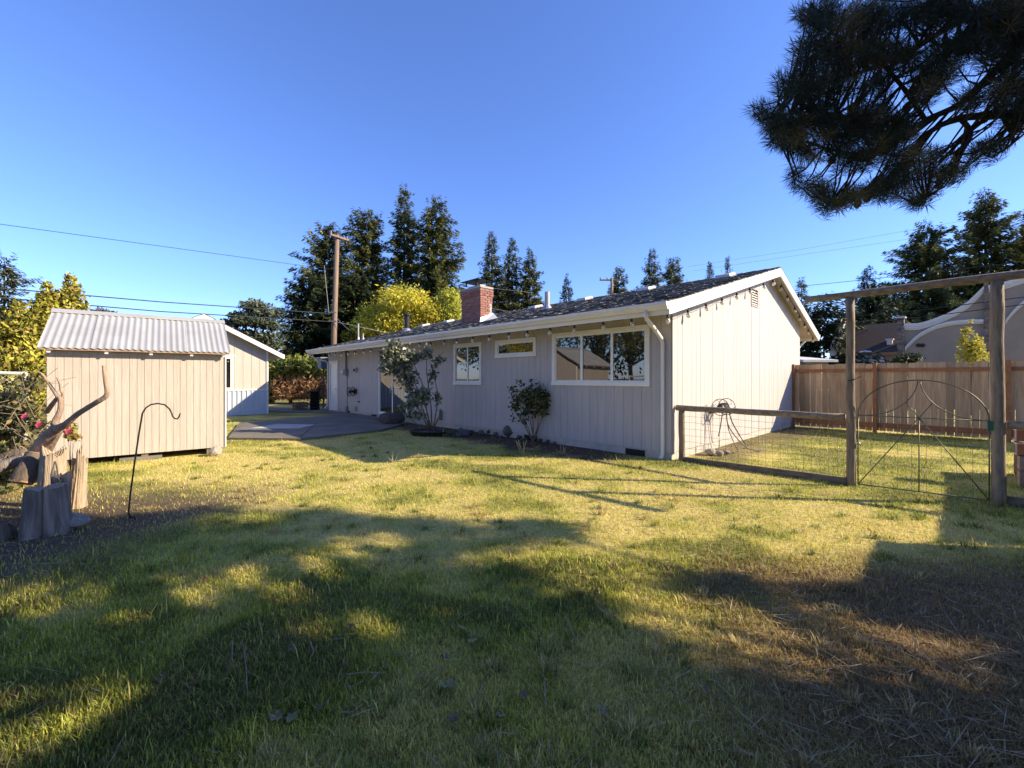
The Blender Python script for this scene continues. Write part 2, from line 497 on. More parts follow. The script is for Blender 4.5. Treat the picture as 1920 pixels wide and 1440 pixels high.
# ================================================================== HOUSE
XE, ZE, XR, ZR, XF, ZF = -.74, 2.79, 5.56, 4.457, 9.97, 2.99     # near eave, ridge, far eave (local x, roof top z)
YN, YF = -.30, 16.9                                               # rake overhangs
WX, WY = 8.90, 16.55                                              # wall extents
SL = (ZR - ZE) / (XR - XE); SRR = (ZR - ZF) / (XF - XR)
def roof_z(x): return ZE + SL * (x - XE) if x <= XR else ZR - SRR * (x - XR)

def boards_on(parent, length, openings, z0, ztop, pitch, mname, place, thick=.011, gap=.005, name='siding_board'):
    """vertical boards along s in 0..length; openings are (s0,s1,z0,z1); place(s,d,z) -> local point, d = outwards"""
    s = 0.0; k = 0
    while s < length - .02:
        e = min(s + pitch, length)
        cuts = sorted({s, e} | {c for o in openings for c in (o[0], o[1]) if s < c < e})
        for a, b in zip(cuts[:-1], cuts[1:]):
            if b - a < .02: continue
            mid = (a + b) / 2
            segs = [[z0, None]]
            for o in sorted([o for o in openings if o[0] - 1e-6 <= mid <= o[1] + 1e-6], key=lambda o: o[2]):
                segs[-1][1] = o[2]; segs.append([o[3], None])
            a2 = a + (gap / 2 if a == s else 0); b2 = b - (gap / 2 if b == e else 0)
            for za, zb in segs:
                ta = ztop(a2) if zb is None else zb; tb = ztop(b2) if zb is None else zb
                if min(ta, tb) - za < .03: continue
                th = thick + random.uniform(-.0015, .0015)
                p = [place(a2, 0, za), place(b2, 0, za), place(b2, th, za), place(a2, th, za),
                     place(a2, 0, ta), place(b2, 0, tb), place(b2, th, tb), place(a2, th, ta)]
                MB().hexa(p).build(name, mname, parent)
        s = e; k += 1

def window(parent, y0, y1, z0, z1, mull=(), trim=.085, name='window', sill=True, x=0.0, label=None):
    """window in the long wall (plane x=0, outside towards -x); y grows away from the near corner"""
    m = MB()
    d0, d1 = x - .045, x + .01
    m.box(d0, d1, y0, y1, z1 - trim, z1); m.box(d0 - .012 if sill else d0, d1, y0 - (.01 if sill else 0), y1 + (.01 if sill else 0), z0, z0 + trim)
    m.box(d0, d1, y0, y0 + trim, z0 + trim, z1 - trim); m.box(d0, d1, y1 - trim, y1, z0 + trim, z1 - trim)
    w = m.build(name, 'white_paint', parent)
    if label: w['label'] = label
    ed = [y0 + trim] + list(mull) + [y1 - trim]
    f = MB(); t = .03
    for a in mull: f.box(x - .03, x + .03, a - t, a + t, z0 + trim, z1 - trim)
    f.box(x - .02, x + .03, y0 + trim, y1 - trim, z1 - trim - t, z1 - trim); f.box(x - .02, x + .03, y0 + trim, y1 - trim, z0 + trim, z0 + trim + t)
    f.box(x - .02, x + .03, y0 + trim, y0 + trim + t, z0 + trim + t, z1 - trim - t); f.box(x - .02, x + .03, y1 - trim - t, y1 - trim, z0 + trim + t, z1 - trim - t)
    f.build('frame', 'vinyl', w)
    for i, (a, b) in enumerate(zip(ed[:-1], ed[1:])):
        dx = -.012 if i % 2 else -.018
        MB().box(x + dx, x + dx + .006, a + t, b - t, z0 + trim + t, z1 - trim - t).build('pane', 'window_glass', w)
    return w

def downspout(parent, pts, name='downspout'):
    m = MB()
    m.tube(pts, .036, 8)
    return m.build(name, 'white_paint', parent, smooth=True)

def house():
    H = thing('house', 'long single-storey taupe ranch house with grey shingle roof and brick chimney', 'house', HO, HROT)
    # --- long wall
    lw = MB().box(.002, .10, .1, WY, .13, 2.86).build('wall', 'wall_core', H)
    lw['label'] = 'shaded long side wall of taupe vertical boards'
    op = [(.43 + .06, 2.88 - .06, 1.34 + .05, 2.53 - .05), (5.45 + .06, 6.73 - .06, 1.31 + .05, 2.50 - .05), (3.39 + .06, 4.86 - .06, 2.03 + .05, 2.49 - .05),
          (9.42 + .05, 11.49 - .05, .18, 2.02), (15.37 + .05, 16.35 - .05, .04, 2.22)]
    boards_on(lw, WY, op, .13, lambda s: 2.855, .2032, 'siding', lambda s, d, z: (-d, s, z))
    # --- gable wall
    gw = MB().extrude([(.05, .002, .13), (WX, .002, .13), (WX, .002, roof_z(WX) - .14), (XR, .002, ZR - .14), (.05, .002, roof_z(.05) - .14)], (0, .1, 0)).build('wall', 'wall_core', H)
    gw['label'] = 'sunlit gable end wall of cream boards'
    boards_on(gw, WX, [(4.25, 4.72, 3.35, 3.75)], .13, lambda s: roof_z(s) - .15, .2032, 'siding', lambda s, d, z: (s, -d, z), gap=.007)
    MB().box(-.022, .07, -.024, -.0185, .1, 2.84).build('corner_board', 'siding', H)
    # --- the two walls nobody sees from here
    MB().box(WX - .1, WX, .11, WY, .13, roof_z(WX) - .14).build('wall', 'siding', H)
    MB().extrude([(.1, WY - .1, .13), (WX - .11, WY - .1, .13), (WX - .11, WY - .1, roof_z(WX) - .16), (XR, WY - .1, ZR - .16), (.11, WY - .1, roof_z(.1) - .16)], (0, .1, 0)).build('wall', 'siding', H)
    fd = MB()
    fd.box(.012, .2, .012, WY - .01, -.1, .128); fd.box(.21, WX - .01, .012, .2, -.1, .128); fd.box(WX - .2, WX - .012, .21, WY - .01, -.1, .127); fd.box(.21, WX - .21, WY - .2, WY - .012, -.1, .127)
    fd.build('foundation', 'foundation', H)
    for y in (.55, 3.4, 11.75, 14.2):
        v = MB().box(-.004, .03, y, y + .42, -.02, .105).build('crawl_vent', 'dark_hole', H)
        MB().box(-.012, .0, y - .02, y + .44, .105, .12).build('frame', 'foundation', v)
    # --- gable vent
    gv = MB().box(4.25, 4.72, -.005, .0, 3.35, 3.75).build('gable_vent', 'dark_hole', H)
    fr = MB(); fr.box(4.22, 4.75, -.03, -.006, 3.75, 3.78); fr.box(4.22, 4.75, -.03, -.006, 3.32, 3.35); fr.box(4.22, 4.25, -.03, -.006, 3.35, 3.75); fr.box(4.72, 4.75, -.03, -.006, 3.35, 3.75)
    fr.build('frame', 'siding', gv)
    for i in range(6):
        z = 3.37 + i * .062
        MB().hexa([(4.25, -.028, z), (4.72, -.028, z), (4.72, -.022, z), (4.25, -.022, z), (4.25, -.012, z + .04), (4.72, -.012, z + .04), (4.72, -.006, z + .04), (4.25, -.006, z + .04)]).build('slat', 'siding', gv)
    # --- roof deck
    T = .115
    def slope_slab(y0, y1, x0, z0, x1, z1, t, dz=0):
        return [(x0, y0, z0 - t - dz), (x1, y0, z1 - t - dz), (x1, y1, z1 - t - dz), (x0, y1, z0 - t - dz), (x0, y0, z0 - dz), (x1, y0, z1 - dz), (x1, y1, z1 - dz), (x0, y1, z0 - dz)]
    roof = MB().hexa(slope_slab(YN, YF, XE, ZE, XR, ZR, T, .012)).hexa(slope_slab(YN, YF, XR, ZR, XF, ZF, T, .012)).build('roof', 'soffit', H)
    far = MB(); far.col = (.065, .062, .06)
    far.hexa(slope_slab(YN - .03, YF + .03, XR - .02, ZR + .014, XF + .05, ZF + .014, .02))
    far.build('shingle_field', 'shingle', roof)
    # fascias
    f = MB()
    HB = .225
    def rake(x0, z0, x1, z1, ya, yb):
        f.hexa([(x0, ya, z0 - HB), (x1, ya, z1 - HB), (x1, yb, z1 - HB), (x0, yb, z0 - HB), (x0, ya, z0 - .014), (x1, ya, z1 - .014), (x1, yb, z1 - .014), (x0, yb, z0 - .014)])
    rake(XE, ZE, XR, ZR, YN - .03, YN - .002); f2 = f
    f.build('rake_board', 'white_paint', roof)
    f = MB(); rake(XR, ZR, XF, ZF, YN - .03, YN - .002); f.build('rake_board', 'white_paint', roof)
    f = MB(); rake(XE, ZE, XR, ZR, YF + .002, YF + .03); rake(XR, ZR, XF, ZF, YF + .002, YF + .03); f.build('rake_board', 'white_paint', roof)
    MB().box(XE - .026, XE - .002, YN - .03, YF + .03, ZE - .225, ZE - .02).build('fascia', 'white_paint', roof)
    MB().box(XF + .002, XF + .026, YN - .03, YF + .03, ZF - .225, ZF - .02).build('fascia', 'white_paint', roof)
    # gutters
    def gutter(x, z, sgn):
        pr = [(0, 0), (0, -.125), (.065, -.125), (.085, -.09), (.12, -.045), (.12, 0), (.112, 0), (.112, -.04), (.078, -.083), (.06, -.115), (.008, -.115), (.008, 0)]
        m = MB().extrude([(x + sgn * a, YN - .03, z + b) for a, b in pr], (0, YF - YN + .06, 0))
        m.extrude([(x + sgn * a, YN - .034, z + b) for a, b in pr[:6]], (0, .003, 0))
        m.extrude([(x + sgn * a, YF + .031, z + b) for a, b in pr[:6]], (0, .003, 0))
        return m.build('gutter', 'white_paint', roof)
    gutter(XE - .03, ZE - .022, -1); gutter(XF + .03, ZF - .022, 1)
    # downspouts
    g0 = XE - .09
    downspout(H, [(g0, .06, ZE - .13), (g0, .06, ZE - .21), (g0 + .03, .065, ZE - .27), (-.45, .10, ZE - .42), (-.11, .145, ZE - .57), (-.065, .15, ZE - .66), (-.065, .15, 1.2), (-.065, .15, .14), (-.075, .15, .06), (-.14, .15, .02)])
    downspout(H, [(g0, 16.75, ZE - .13), (g0, 16.75, ZE - .22), (-.5, 16.65, ZE - .42), (-.12, 16.47, ZE - .52), (-.065, 16.45, ZE - .62), (-.065, 16.45, .35), (-.075, 16.45, .25), (-.2, 16.5, .12)])
    downspout(H, [(XF + .09, .1, ZF - .13), (XF + .07, .1, ZF - .22), (WX + .35, .12, ZF - .5), (WX + .07, .16, ZF - .6), (WX + .05, .16, .1)])
    # --- shingles of the near slope
    ang = math.atan(SL); ca, sa = math.cos(ang), math.sin(ang)
    slope_len = (XR - XE) / ca
    EXPO = .142
    rows = int(slope_len / EXPO) + 1
    camloc = to_house(Vector((0, 0, 0)))
    cand = []
    rr = random.Random(5)
    tones = [(.06, .057, .055), (.13, .125, .12), (.20, .19, .18), (.28, .265, .25), (.10, .095, .09), (.34, .325, .30)]
    for r_ in range(rows):
        s0 = r_ * EXPO - .03
        y = YN - .035 - rr.uniform(0, .2)
        while y < YF + .03:
            w = rr.choice((.14, .19, .24, .30))
            y0, y1 = max(y, YN - .035), min(y + w, YF + .035)
            y += w
            if y1 - y0 < .04: continue
            tn = rr.choice(tones)
            cand.append((s0, y0, y1, rr.uniform(.006, .017), tn))
    def tab(m, s0, y0, y1, t, tn, org=None):
        # tapered butt: thick at its lower edge
        m.col = tn
        L_ = min(EXPO + .05, slope_len - s0 + .02)
        def P(s, y, h): return (XE + s * ca - h * sa, y, ZE - .012 + s * sa + h * ca)
        p = [P(s0, y0 + .002, 0), P(s0, y1 - .002, 0), P(s0 + L_, y1 - .002, 0), P(s0 + L_, y0 + .002, 0),
             P(s0, y0 + .002, t + .012), P(s0, y1 - .002, t + .012), P(s0 + L_, y1 - .002, .007), P(s0 + L_, y0 + .002, .007)]
        p = [p[0], p[3], p[2], p[1], p[4], p[7], p[6], p[5]]
        m.hexa(p)
    def size(c):
        x = XE + c[0] * ca; y = (c[1] + c[2]) / 2
        d2 = (x - camloc.x) ** 2 + (y - camloc.y) ** 2
        return (c[2] - c[1]) / d2
    cand.sort(key=size, reverse=True)
    for c in cand[:300]:
        m = MB(); tab(m, *c); m.build('shingle', 'shingle', roof)
    m = MB()
    for c in cand[300:]: tab(m, *c)
    tag(m.build('shingles', 'shingle', roof), kind='stuff')
    # ridge cap
    for i in range(58):
        y = YN - .03 + i * .3
        if y + .31 > YF + .05: break
        m = MB(); m.col = rr.choice(tones)
        m.hexa([(XR - .13, y, ZR - .02), (XR, y, ZR + .014), (XR, y + .32, ZR + .008), (XR - .13, y + .32, ZR - .026), (XR - .13, y, ZR + .0), (XR, y, ZR + .036), (XR, y + .32, ZR + .022), (XR - .13, y + .32, ZR - .012)])
        m.hexa([(XR + .13, y, ZR - .03), (XR + .13, y + .32, ZR - .036), (XR, y + .32, ZR + .008), (XR, y, ZR + .014), (XR + .13, y, ZR - .006), (XR + .13, y + .32, ZR - .02), (XR, y + .32, ZR + .022), (XR, y, ZR + .036)])
        m.build('ridge_cap', 'shingle', roof)
    # box vents near the ridge
    for y in (.83, 3.2, 5.6, 8.0, 11.0, 13.9, 16.1):
        x = 4.85; z = roof_z(x)
        v = MB().hexa([(x - .24, y - .2, z - .07 + .04), (x + .24, y - .2, z + .06 + .04), (x + .24, y + .2, z + .06 + .04), (x - .24, y + .2, z - .07 + .04),
                       (x - .22, y - .18, z + .05), (x + .18, y - .18, z + .15), (x + .18, y + .18, z + .15), (x - .22, y + .18, z + .05)]).build('roof_vent', 'pale_roof', roof)
        MB().box(x - .3, x + .2, y - .24, y + .24, 0, .008, Matrix.Translation((0, 0, z + .0)) @ Matrix.Translation((x, 0, 0)) @ Matrix.Rotation(-ang, 4, 'Y') @ Matrix.Translation((-x, 0, .012))).build('flange', 'flashing', v)
    # pipes through the roof
    def pipe(x, y, r, h, mname, cap=False, lab=None):
        z = roof_z(x)
        p = MB().lathe([(r, -.1), (r, h)], 12, Matrix.Translation((x, y, z))).build('vent_pipe', mname, roof, smooth=False)
        if lab: p['label'] = lab
        MB().lathe([(r * 2.2, -.05), (r * 1.25, .09), (r * 1.02, .12)], 12, Matrix.Translation((x, y, z + .01))).build('flashing_boot', 'flashing', p)
        if cap:
            MB().lathe([(r * 1.0, 0), (r * 1.5, .02), (r * 1.5, .09), (r * .5, .15)], 12, Matrix.Translation((x, y, z + h))).build('cap', mname, p)
    pipe(2.4, 13.66, .11, .68, 'black_metal', True, 'black stove pipe with cap')
    pipe(2.92, 5.66, .085, .55, 'pvc_grey', False, 'grey vent pipe')
    pipe(.86, 14.8, .03, .28, 'pvc_grey')
    pipe(1.4, 17.7 - 1.2, .035, .78, 'pvc_grey', False, 'service mast')
    # --- chimney
    ch = MB()
    x0, x1, y0, y1 = 1.12, 1.62, 6.88, 7.9
    zt = 4.40
    ch.box(x0 + .014, x1 - .014, y0 + .014, y1 - .014, 3.0, zt - .02)
    chim = ch.build('chimney', 'mortar', roof)
    z = 3.22; c = 0
    bl, bh, j = .2, .06, .011
    while z + bh < zt:
        out = .022 if z > zt - .29 else 0.0
        for side in range(4):
            if side in (0, 2): ln = y1 - y0 + 2 * out
            else: ln = x1 - x0 + 2 * out - 2 * .09
            s = -(bl / 2 if c % 2 else 0)
            while s < ln:
                a, b = max(s, 0), min(s + bl - j, ln)
                s += bl
                if b - a < .03: continue
                if side == 0: bx = (x0 - out, x0 - out + .09, y0 - out + a, y0 - out + b)
                elif side == 2: bx = (x1 + out - .09, x1 + out, y0 - out + a, y0 - out + b)
                elif side == 1: bx = (x0 - out + .09 + a + .006, x0 - out + .09 + b - .006, y0 - out, y0 - out + .09)
                else: bx = (x0 - out + .09 + a + .006, x0 - out + .09 + b - .006, y1 + out - .09, y1 + out)
                if roof_z(bx[1]) > z + bh: continue
                if side in (2, 3) and z < zt - .5: continue
                MB().box(*bx, z, z + bh).build('brick', 'brick', chim)
        z += bh + j; c += 1
    MB().box(x0 - .02, x1 + .02, y0 - .02, y1 + .02, zt - .015, zt + .045).build('crown', 'mortar', chim)
    cap = MB().box(x0 + .15, x1 - .15, y0 + .2, y1 - .2, zt + .045, zt + .13).build('chimney_cap', 'pale_roof', chim)
    # flared flashing at the chimney foot
    MB().hexa([(x0 - .07, y0 - .035, 3.2), (x1 + .1, y0 - .16, roof_z(x1) + .03), (x1 + .1, y0 - .002, roof_z(x1) + .03), (x0 - .02, y0 - .002, 3.2),
               (x0 - .012, y0 - .02, 3.42), (x1 + .02, y0 - .03, roof_z(x1) + .2), (x1 + .02, y0 - .002, roof_z(x1) + .2), (x0 - .012, y0 - .002, 3.42)]).build('flashing', 'flashing', chim)
    cp = MB()
    zc = zt + .13
    cx, cy = (x0 + x1) / 2, (y0 + y1) / 2
    for dx, dy in ((-.2, -.28), (.2, -.28), (-.2, .28), (.2, .28)): cp.box(cx + dx - .015, cx + dx + .015, cy + dy - .015, cy + dy + .015, zc, zc + .14)
    pz = zc + .14
    cp._add([(cx - .36, cy - .46, pz), (cx + .36, cy - .46, pz), (cx + .36, cy + .46, pz), (cx - .36, cy + .46, pz), (cx, cy, pz + .09)], [(3, 2, 1, 0), (0, 1, 4), (1, 2, 4), (2, 3, 4), (3, 0, 4)])
    cp.build('rain_hood', 'black_metal', chim)
    # --- windows and doors
    window(H, .43, 2.88, 1.34, 2.53, (1.27, 2.04), label='wide three-pane window nearest the corner')
    window(H, 5.45, 6.73, 1.31, 2.50, (6.07,), label='two-pane sliding window')
    window(H, 3.39, 4.86, 2.03, 2.49, (), label='low wide transom window')
    sd = window(H, 9.42, 11.49, .16, 2.06, (10.46,), trim=.06, name='sliding_door', sill=False, label='white framed sliding glass door')
    MB().box(-.09, -.06, 10.50, 10.53, .95, 1.2).build('handle', 'grey_box', sd)
    d0 = MB(); t = .1
    d0.box(-.05, .01, 15.37, 16.35, 2.16, 2.28); d0.box(-.05, .01, 15.37, 15.47, .02, 2.16); d0.box(-.05, .01, 16.25, 16.35, .02, 2.16)
    door = d0.build('door', 'white_paint', H)
    door['label'] = 'white side door at the far end'
    MB().box(-.012, .03, 15.47, 16.25, .05, 2.16).build('door_panel', 'vinyl', door)
    for z0, z1 in ((.25, .95), (1.1, 1.95)):
        MB().box(-.02, -.013, 15.58, 16.14, z0, z1).build('raised_panel', 'vinyl', door)
    MB().lathe([(.012, 0), (.012, .05), (.03, .055), (.03, .08), (.01, .09)], 10, Matrix.Translation((.003, 15.55, 1.02)) @ Matrix.Rotation(R(-90), 4, 'Y')).build('door_handle', 'flashing', door)
    # --- fittings on the long wall
    eb = MB().box(-.13, -.018, 14.33, 14.6, 1.62, 1.9).build('electric_meter_box', 'grey_box', H)
    MB().lathe([(.09, 0), (.09, .07), (.05, .1)], 14, Matrix.Translation((-.13, 14.52, 1.76)) @ Matrix.Rotation(R(-90), 4, 'Y')).build('meter', 'meter_glass', eb)
    MB().tube([(-.06, 14.45, 1.9), (-.06, 14.45, 2.75)], .04, 8).build('conduit', 'grey_box', eb, True)
    MB().tube([(-.035, 14.4, 1.62), (-.035, 14.4, .1)], .018, 8).build('conduit', 'pvc_grey', eb, True)
    MB().box(-.1, -.02, 14.3, 14.5, .05, .3).build('junction_box', 'grey_box', H)
    wl = MB().box(-.11, -.018, 13.4, 13.62, 1.74, 1.93).build('wall_vent', 'siding', H)
    MB().box(-.115, -.111, 13.43, 13.59, 1.77, 1.88).build('opening', 'dark_hole', wl)
    sp = MB().lathe([(.02, 0), (.025, .05), (.018, .08)], 8, Matrix.Translation((-.02, 13.2, .55)) @ Matrix.Rotation(R(-90), 4, 'Y')).build('hose_bib', 'black_metal', H)
    dv = MB().box(-.09, -.018, 13.45, 13.65, .18, .34).build('dryer_vent', 'pvc_grey', H)
    ob = MB().box(-.09, -.018, 7.35, 7.6, .22, .52).build('outlet_box', 'grey_box', H)
    MB().box(-.12, -.09, 7.37, 7.58, .24, .5).build('cover', 'pvc_grey', ob)
    # soffit motion lamp over the big window
    sl = MB().lathe([(.045, 0), (.05, .015), (.02, .03)], 10, Matrix.Translation((-.45, 2.1, roof_z(-.45) - .17))).build('soffit_lamp', 'vinyl', H)
    MB().lathe([(.02, 0), (.045, .05), (.045, .06)], 10, Matrix.Translation((-.45, 2.15, roof_z(-.45) - .2)) @ Matrix.Rotation(R(130), 4, 'X')).build('lamp_head', 'black_metal', sl)
    return H
HOUSE = house()

# small hose reel bracket on the shaded wall (black wheel)
def wall_wheel():
    p = h_long(667, 734, 0)
    t = thing('wall_hose_reel', 'small black empty hose reel wheel on the shaded house wall near the side door', 'hose reel', house_w(-.02, p.y, .95), HROT)
    MB().box(-.03, 0, -.14, .14, -.1, .1).build('bracket', 'black_metal', t)
    for x in (-.09, -.26):
        m = MB()
        ring = [(x, .02 + .19 * math.cos(a), .19 * math.sin(a)) for a in [2 * math.pi * i / 20 for i in range(21)]]
        m.tube(ring, .014, 6)
        for k in range(5):
            a = 2 * math.pi * k / 5
            m.tube([(x, .02, 0), (x, .02 + .19 * math.cos(a), .19 * math.sin(a))], .010, 5)
        m.build('wheel', 'black_metal', t, True)
    MB().tube([(-.02, .02, 0), (-.27, .02, 0)], .05, 10).build('drum', 'black_metal', t, True)
    MB().tube([(-.27, .02, .0), (-.3, -.12, -.05), (-.36, -.12, -.05)], .012, 6).build('crank', 'black_metal', t, True)
wall_wheel()

# ------------------------------------------------------------------ string lights
def bulb_mesh():
    g = MB().lathe([(.014, -.045), (.024, -.057), (.036, -.09), (.037, -.112), (.028, -.138), (.006, -.155)], 10).mesh('bulb', 'bulb_glass', True)
    s = MB().lathe([(.014, 0), (.023, -.004), (.026, -.05), (.02, -.058)], 10).mesh('socket', 'black_plastic', True)
    return g, s
BG, BS = bulb_mesh()
def string(label, pts):
    """pts: (x, y, z of the cable, drop of the bulb below it)"""
    t = thing('string_lights', label, 'string lights', HO, HROT, 'string lights on the house eaves')
    cable = []
    for i, p in enumerate(pts):
        if i:
            q = pts[i - 1]
            cable.append((Vector(p[:3]) + Vector(q[:3])) / 2 - Vector((0, 0, .01 + .02 * random.random())))
        cable.append(Vector(p[:3]))
    MB().tube(cable, .006, 5).build('cable', 'black_plastic', t, True)
    for p in pts:
        b = obj('bulb', BG, t, Vector(p[:3]) - Vector((0, 0, p[3]))); b.rotation_euler = (random.uniform(-.15, .15), random.uniform(-.15, .15), 0)
        obj('socket', BS, b)
        if p[3] > .02: MB().tube([(0, 0, 0), (0, 0, p[3])], .005, 4).build('lead', 'black_plastic', b)
XS = -.70
px_long = [(618, 667), (629, 665), (641, 665), (653, 663), (666, 662), (682, 660), (695, 658), (766, 650), (787, 647), (807.5, 647), (833, 643), (857, 641), (887, 637), (917.5, 634.5), (954, 629), (989, 627), (1032, 620), (1077, 615), (1131, 611), (1184, 606), (1253, 598)]
pl = []
for px, py in px_long:
    q = h_long(px, py, XS)
    pl.append((XS, min(max(q.y, YN + .03), 16.6), ZE - .20, min(max(ZE - .20 - (q.z + .08), .03), .16)))
string('string of clear bulbs along the shaded long eave under the gutter', pl)
px_g = [(1290, 584), (1324, 574), (1354, 563), (1382, 555), (1406, 547), (1432, 537), (1450, 527)]
pg = []
for px, py in px_g:
    q = h_gable(px, py, YN - .04); pg.append((q.x, YN - .04, roof_z(q.x) - .235, .02))
string('string of clear bulbs along the left rake of the sunlit gable', pg)
px_g2 = [(1464.5, 548), (1476, 563), (1489.5, 583), (1499, 596), (1508, 612), (1515, 623), (1524, 635)]
pg = []
for px, py in px_g2:
    q = h_gable(px, py, YN + .12); pg.append((min(q.x, XF - .05), YN + .12, roof_z(min(q.x, XF)) - .135, .04))
string('string of clear bulbs along the right rake of the gable peak', pg)

# ================================================================== SHED
def corrugated(y0, y1, x0, x1, zf, amp, pitch, m, thick=.004):
    pass

def shed():
    RT = Vector((-5.82, 8.73, 0)); ang = R(38.9)
    dx = Vector((math.cos(ang), math.sin(ang), 0)); W, D = 2.49, 2.25
    org = RT - dx * W
    S = thing('garden_shed', 'small cream plank garden shed with corrugated metal roof', 'shed', org, ang)
    z0, ze = .11, 1.97
    zr = 2.72; yr = D / 2
    core = MB().box(.02, W - .02, .02, D - .02, z0, ze).build('wall', 'wall_core', S)
    sl = (zr - ze) / (yr + .13)
    def ztop(y): return ze - .02 + sl * (min(y, D - y) + .0)
    boards_on(core, W, [], z0, lambda s: ze - .005, .104, 'shed_siding', lambda s, d, z: (s, .02 - d, z))
    boards_on(core, W, [], z0, lambda s: ze - .005, .104, 'shed_siding', lambda s, d, z: (s, D - .02 + d, z))
    for xx, sg in ((.02, -1), (W - .02, 1)):
        boards_on(core, D, [], z0, lambda s: ztop(s), .104, 'shed_siding', lambda s, d, z, xx=xx, sg=sg: (xx + sg * d, s, z))
    MB().extrude([(.04, .05, ze), (.04, D - .05, ze), (.04, yr, ztop(yr))], (W - .08, 0, 0)).build('gable_core', 'wall_core', S)
    MB().box(W - .0, W + .02, -.012, .05, z0, ze - .02).build('corner_trim', 'white_paint', S)
    for x in (.15, 1.2, W - .3):
        MB().box(x, x + .1, .05, D - .05, -.02, z0 - .004).build('skid', 'old_board', S)
    MB().box(.9, 1.5, .03, .22, -.03, .05).build('block', 'concrete', S)
    # roof
    fr = MB()
    for x in (.02, .72, 1.32, 1.92, W - .05):
        fr.hexa([(x, -.12, ze - .045), (x + .045, -.12, ze - .045), (x + .045, .0, ze + .02), (x, .0, ze + .02), (x, -.12, ze + .012), (x + .045, -.12, ze + .012), (x + .045, 0, ze + .075), (x, 0, ze + .075)])
    roof = MB().extrude([(-.06, -.125, ze + .028), (-.06, yr, zr - .02), (-.06, D + .125, ze + .028), (-.06, D + .125, ze + .05), (-.06, yr, zr + .002), (-.06, -.125, ze + .05)], (W + .12, 0, 0)).build('roof', 'old_board', S)
    fr.build('rafter_tail', 'white_paint', roof)
    MB().box(-.06, W + .06, -.15, -.127, ze - .0, ze + .045).build('eave_trim', 'planter_wood', roof)
    def sheet(xa, xb, front, lift):
        m = MB(); n = int((xb - xa) / .0125); vs = []; amp = .010
        for i in range(n + 1):
            x = xa + (xb - xa) * i / n
            h = amp * math.cos(2 * math.pi * x / .092) + lift
            h = max(h, lift - amp * .75)
            for t in (0, 1):
                y = (-.17 + t * (yr + .17)) if front else (D + .17 - t * (yr + .17))
                z = ze + .055 + sl * ((y if front else D - y) + .125) + h
                vs.append((x, y, z))
        fs = [(2 * i, 2 * i + 2, 2 * i + 3, 2 * i + 1) if front else (2 * i, 2 * i + 1, 2 * i + 3, 2 * i + 2) for i in range(n)]
        m._add(vs, fs)
        return m.build('roof_sheet', 'galvanized', roof, True)
    for i in range(4):
        a = -.08 + i * (W + .16) / 4
        sheet(a - (.04 if i else 0), a + (W + .16) / 4, True, .006 * (i % 2) + .004)
        sheet(a - (.04 if i else 0), a + (W + .16) / 4, False, .006 * (i % 2) + .004)
    k = zr + .055
    MB().hexa([(-.09, yr - .13, k - .06), (W + .09, yr - .13, k - .06), (W + .09, yr, k + .018), (-.09, yr, k + .018), (-.09, yr - .13, k - .054), (W + .09, yr - .13, k - .054), (W + .09, yr, k + .026), (-.09, yr, k + .026)]) \
        .hexa([(-.09, yr, k + .018), (W + .09, yr, k + .018), (W + .09, yr + .13, k - .06), (-.09, yr + .13, k - .06), (-.09, yr, k + .026), (W + .09, yr, k + .026), (W + .09, yr + .13, k - .054), (-.09, yr + .13, k - .054)]).build('ridge_cap', 'galvanized', roof)
    return S
shed()

# ------------------------------------------------------------------ rocks
def rock_mesh(seed, m='stone', sub=2, flat=.75, rough=.22):
    import bmesh
    bm = bmesh.new(); bmesh.ops.create_icosphere(bm, subdivisions=sub, radius=1)
    r_ = random.Random(seed)
    ax = [(Vector((r_.gauss(0, 1), r_.gauss(0, 1), r_.gauss(0, 1))).normalized(), r_.uniform(.55, .95)) for _ in range(9)]
    for v in bm.verts:
        p = v.co.copy()
        for a, d in ax:
            k = p.dot(a)
            if k > d: p -= a * (k - d) * .85
        p *= 1 + r_.uniform(-rough, rough) * .25
        v.co = (p.x, p.y, p.z * flat)
    me = bpy.data.meshes.new('rock'); bm.to_mesh(me); bm.free()
    me.materials.append(MATS[m])
    return me
def rock(name, label, p, size, seed, m='stone', group=None, flat=.75, sink=.3):
    o = obj(name, rock_mesh(seed, m, 2, flat), None, (p.x, p.y, size[2] * flat * (1 - sink)), random.Random(seed).uniform(0, 6))
    o.scale = size
    return tag(o, label, 'rock', group)
rock('boulder', 'round tan boulder propping the right front corner of the cream shed', gr(404, 853), (.125, .12, .14), 3)

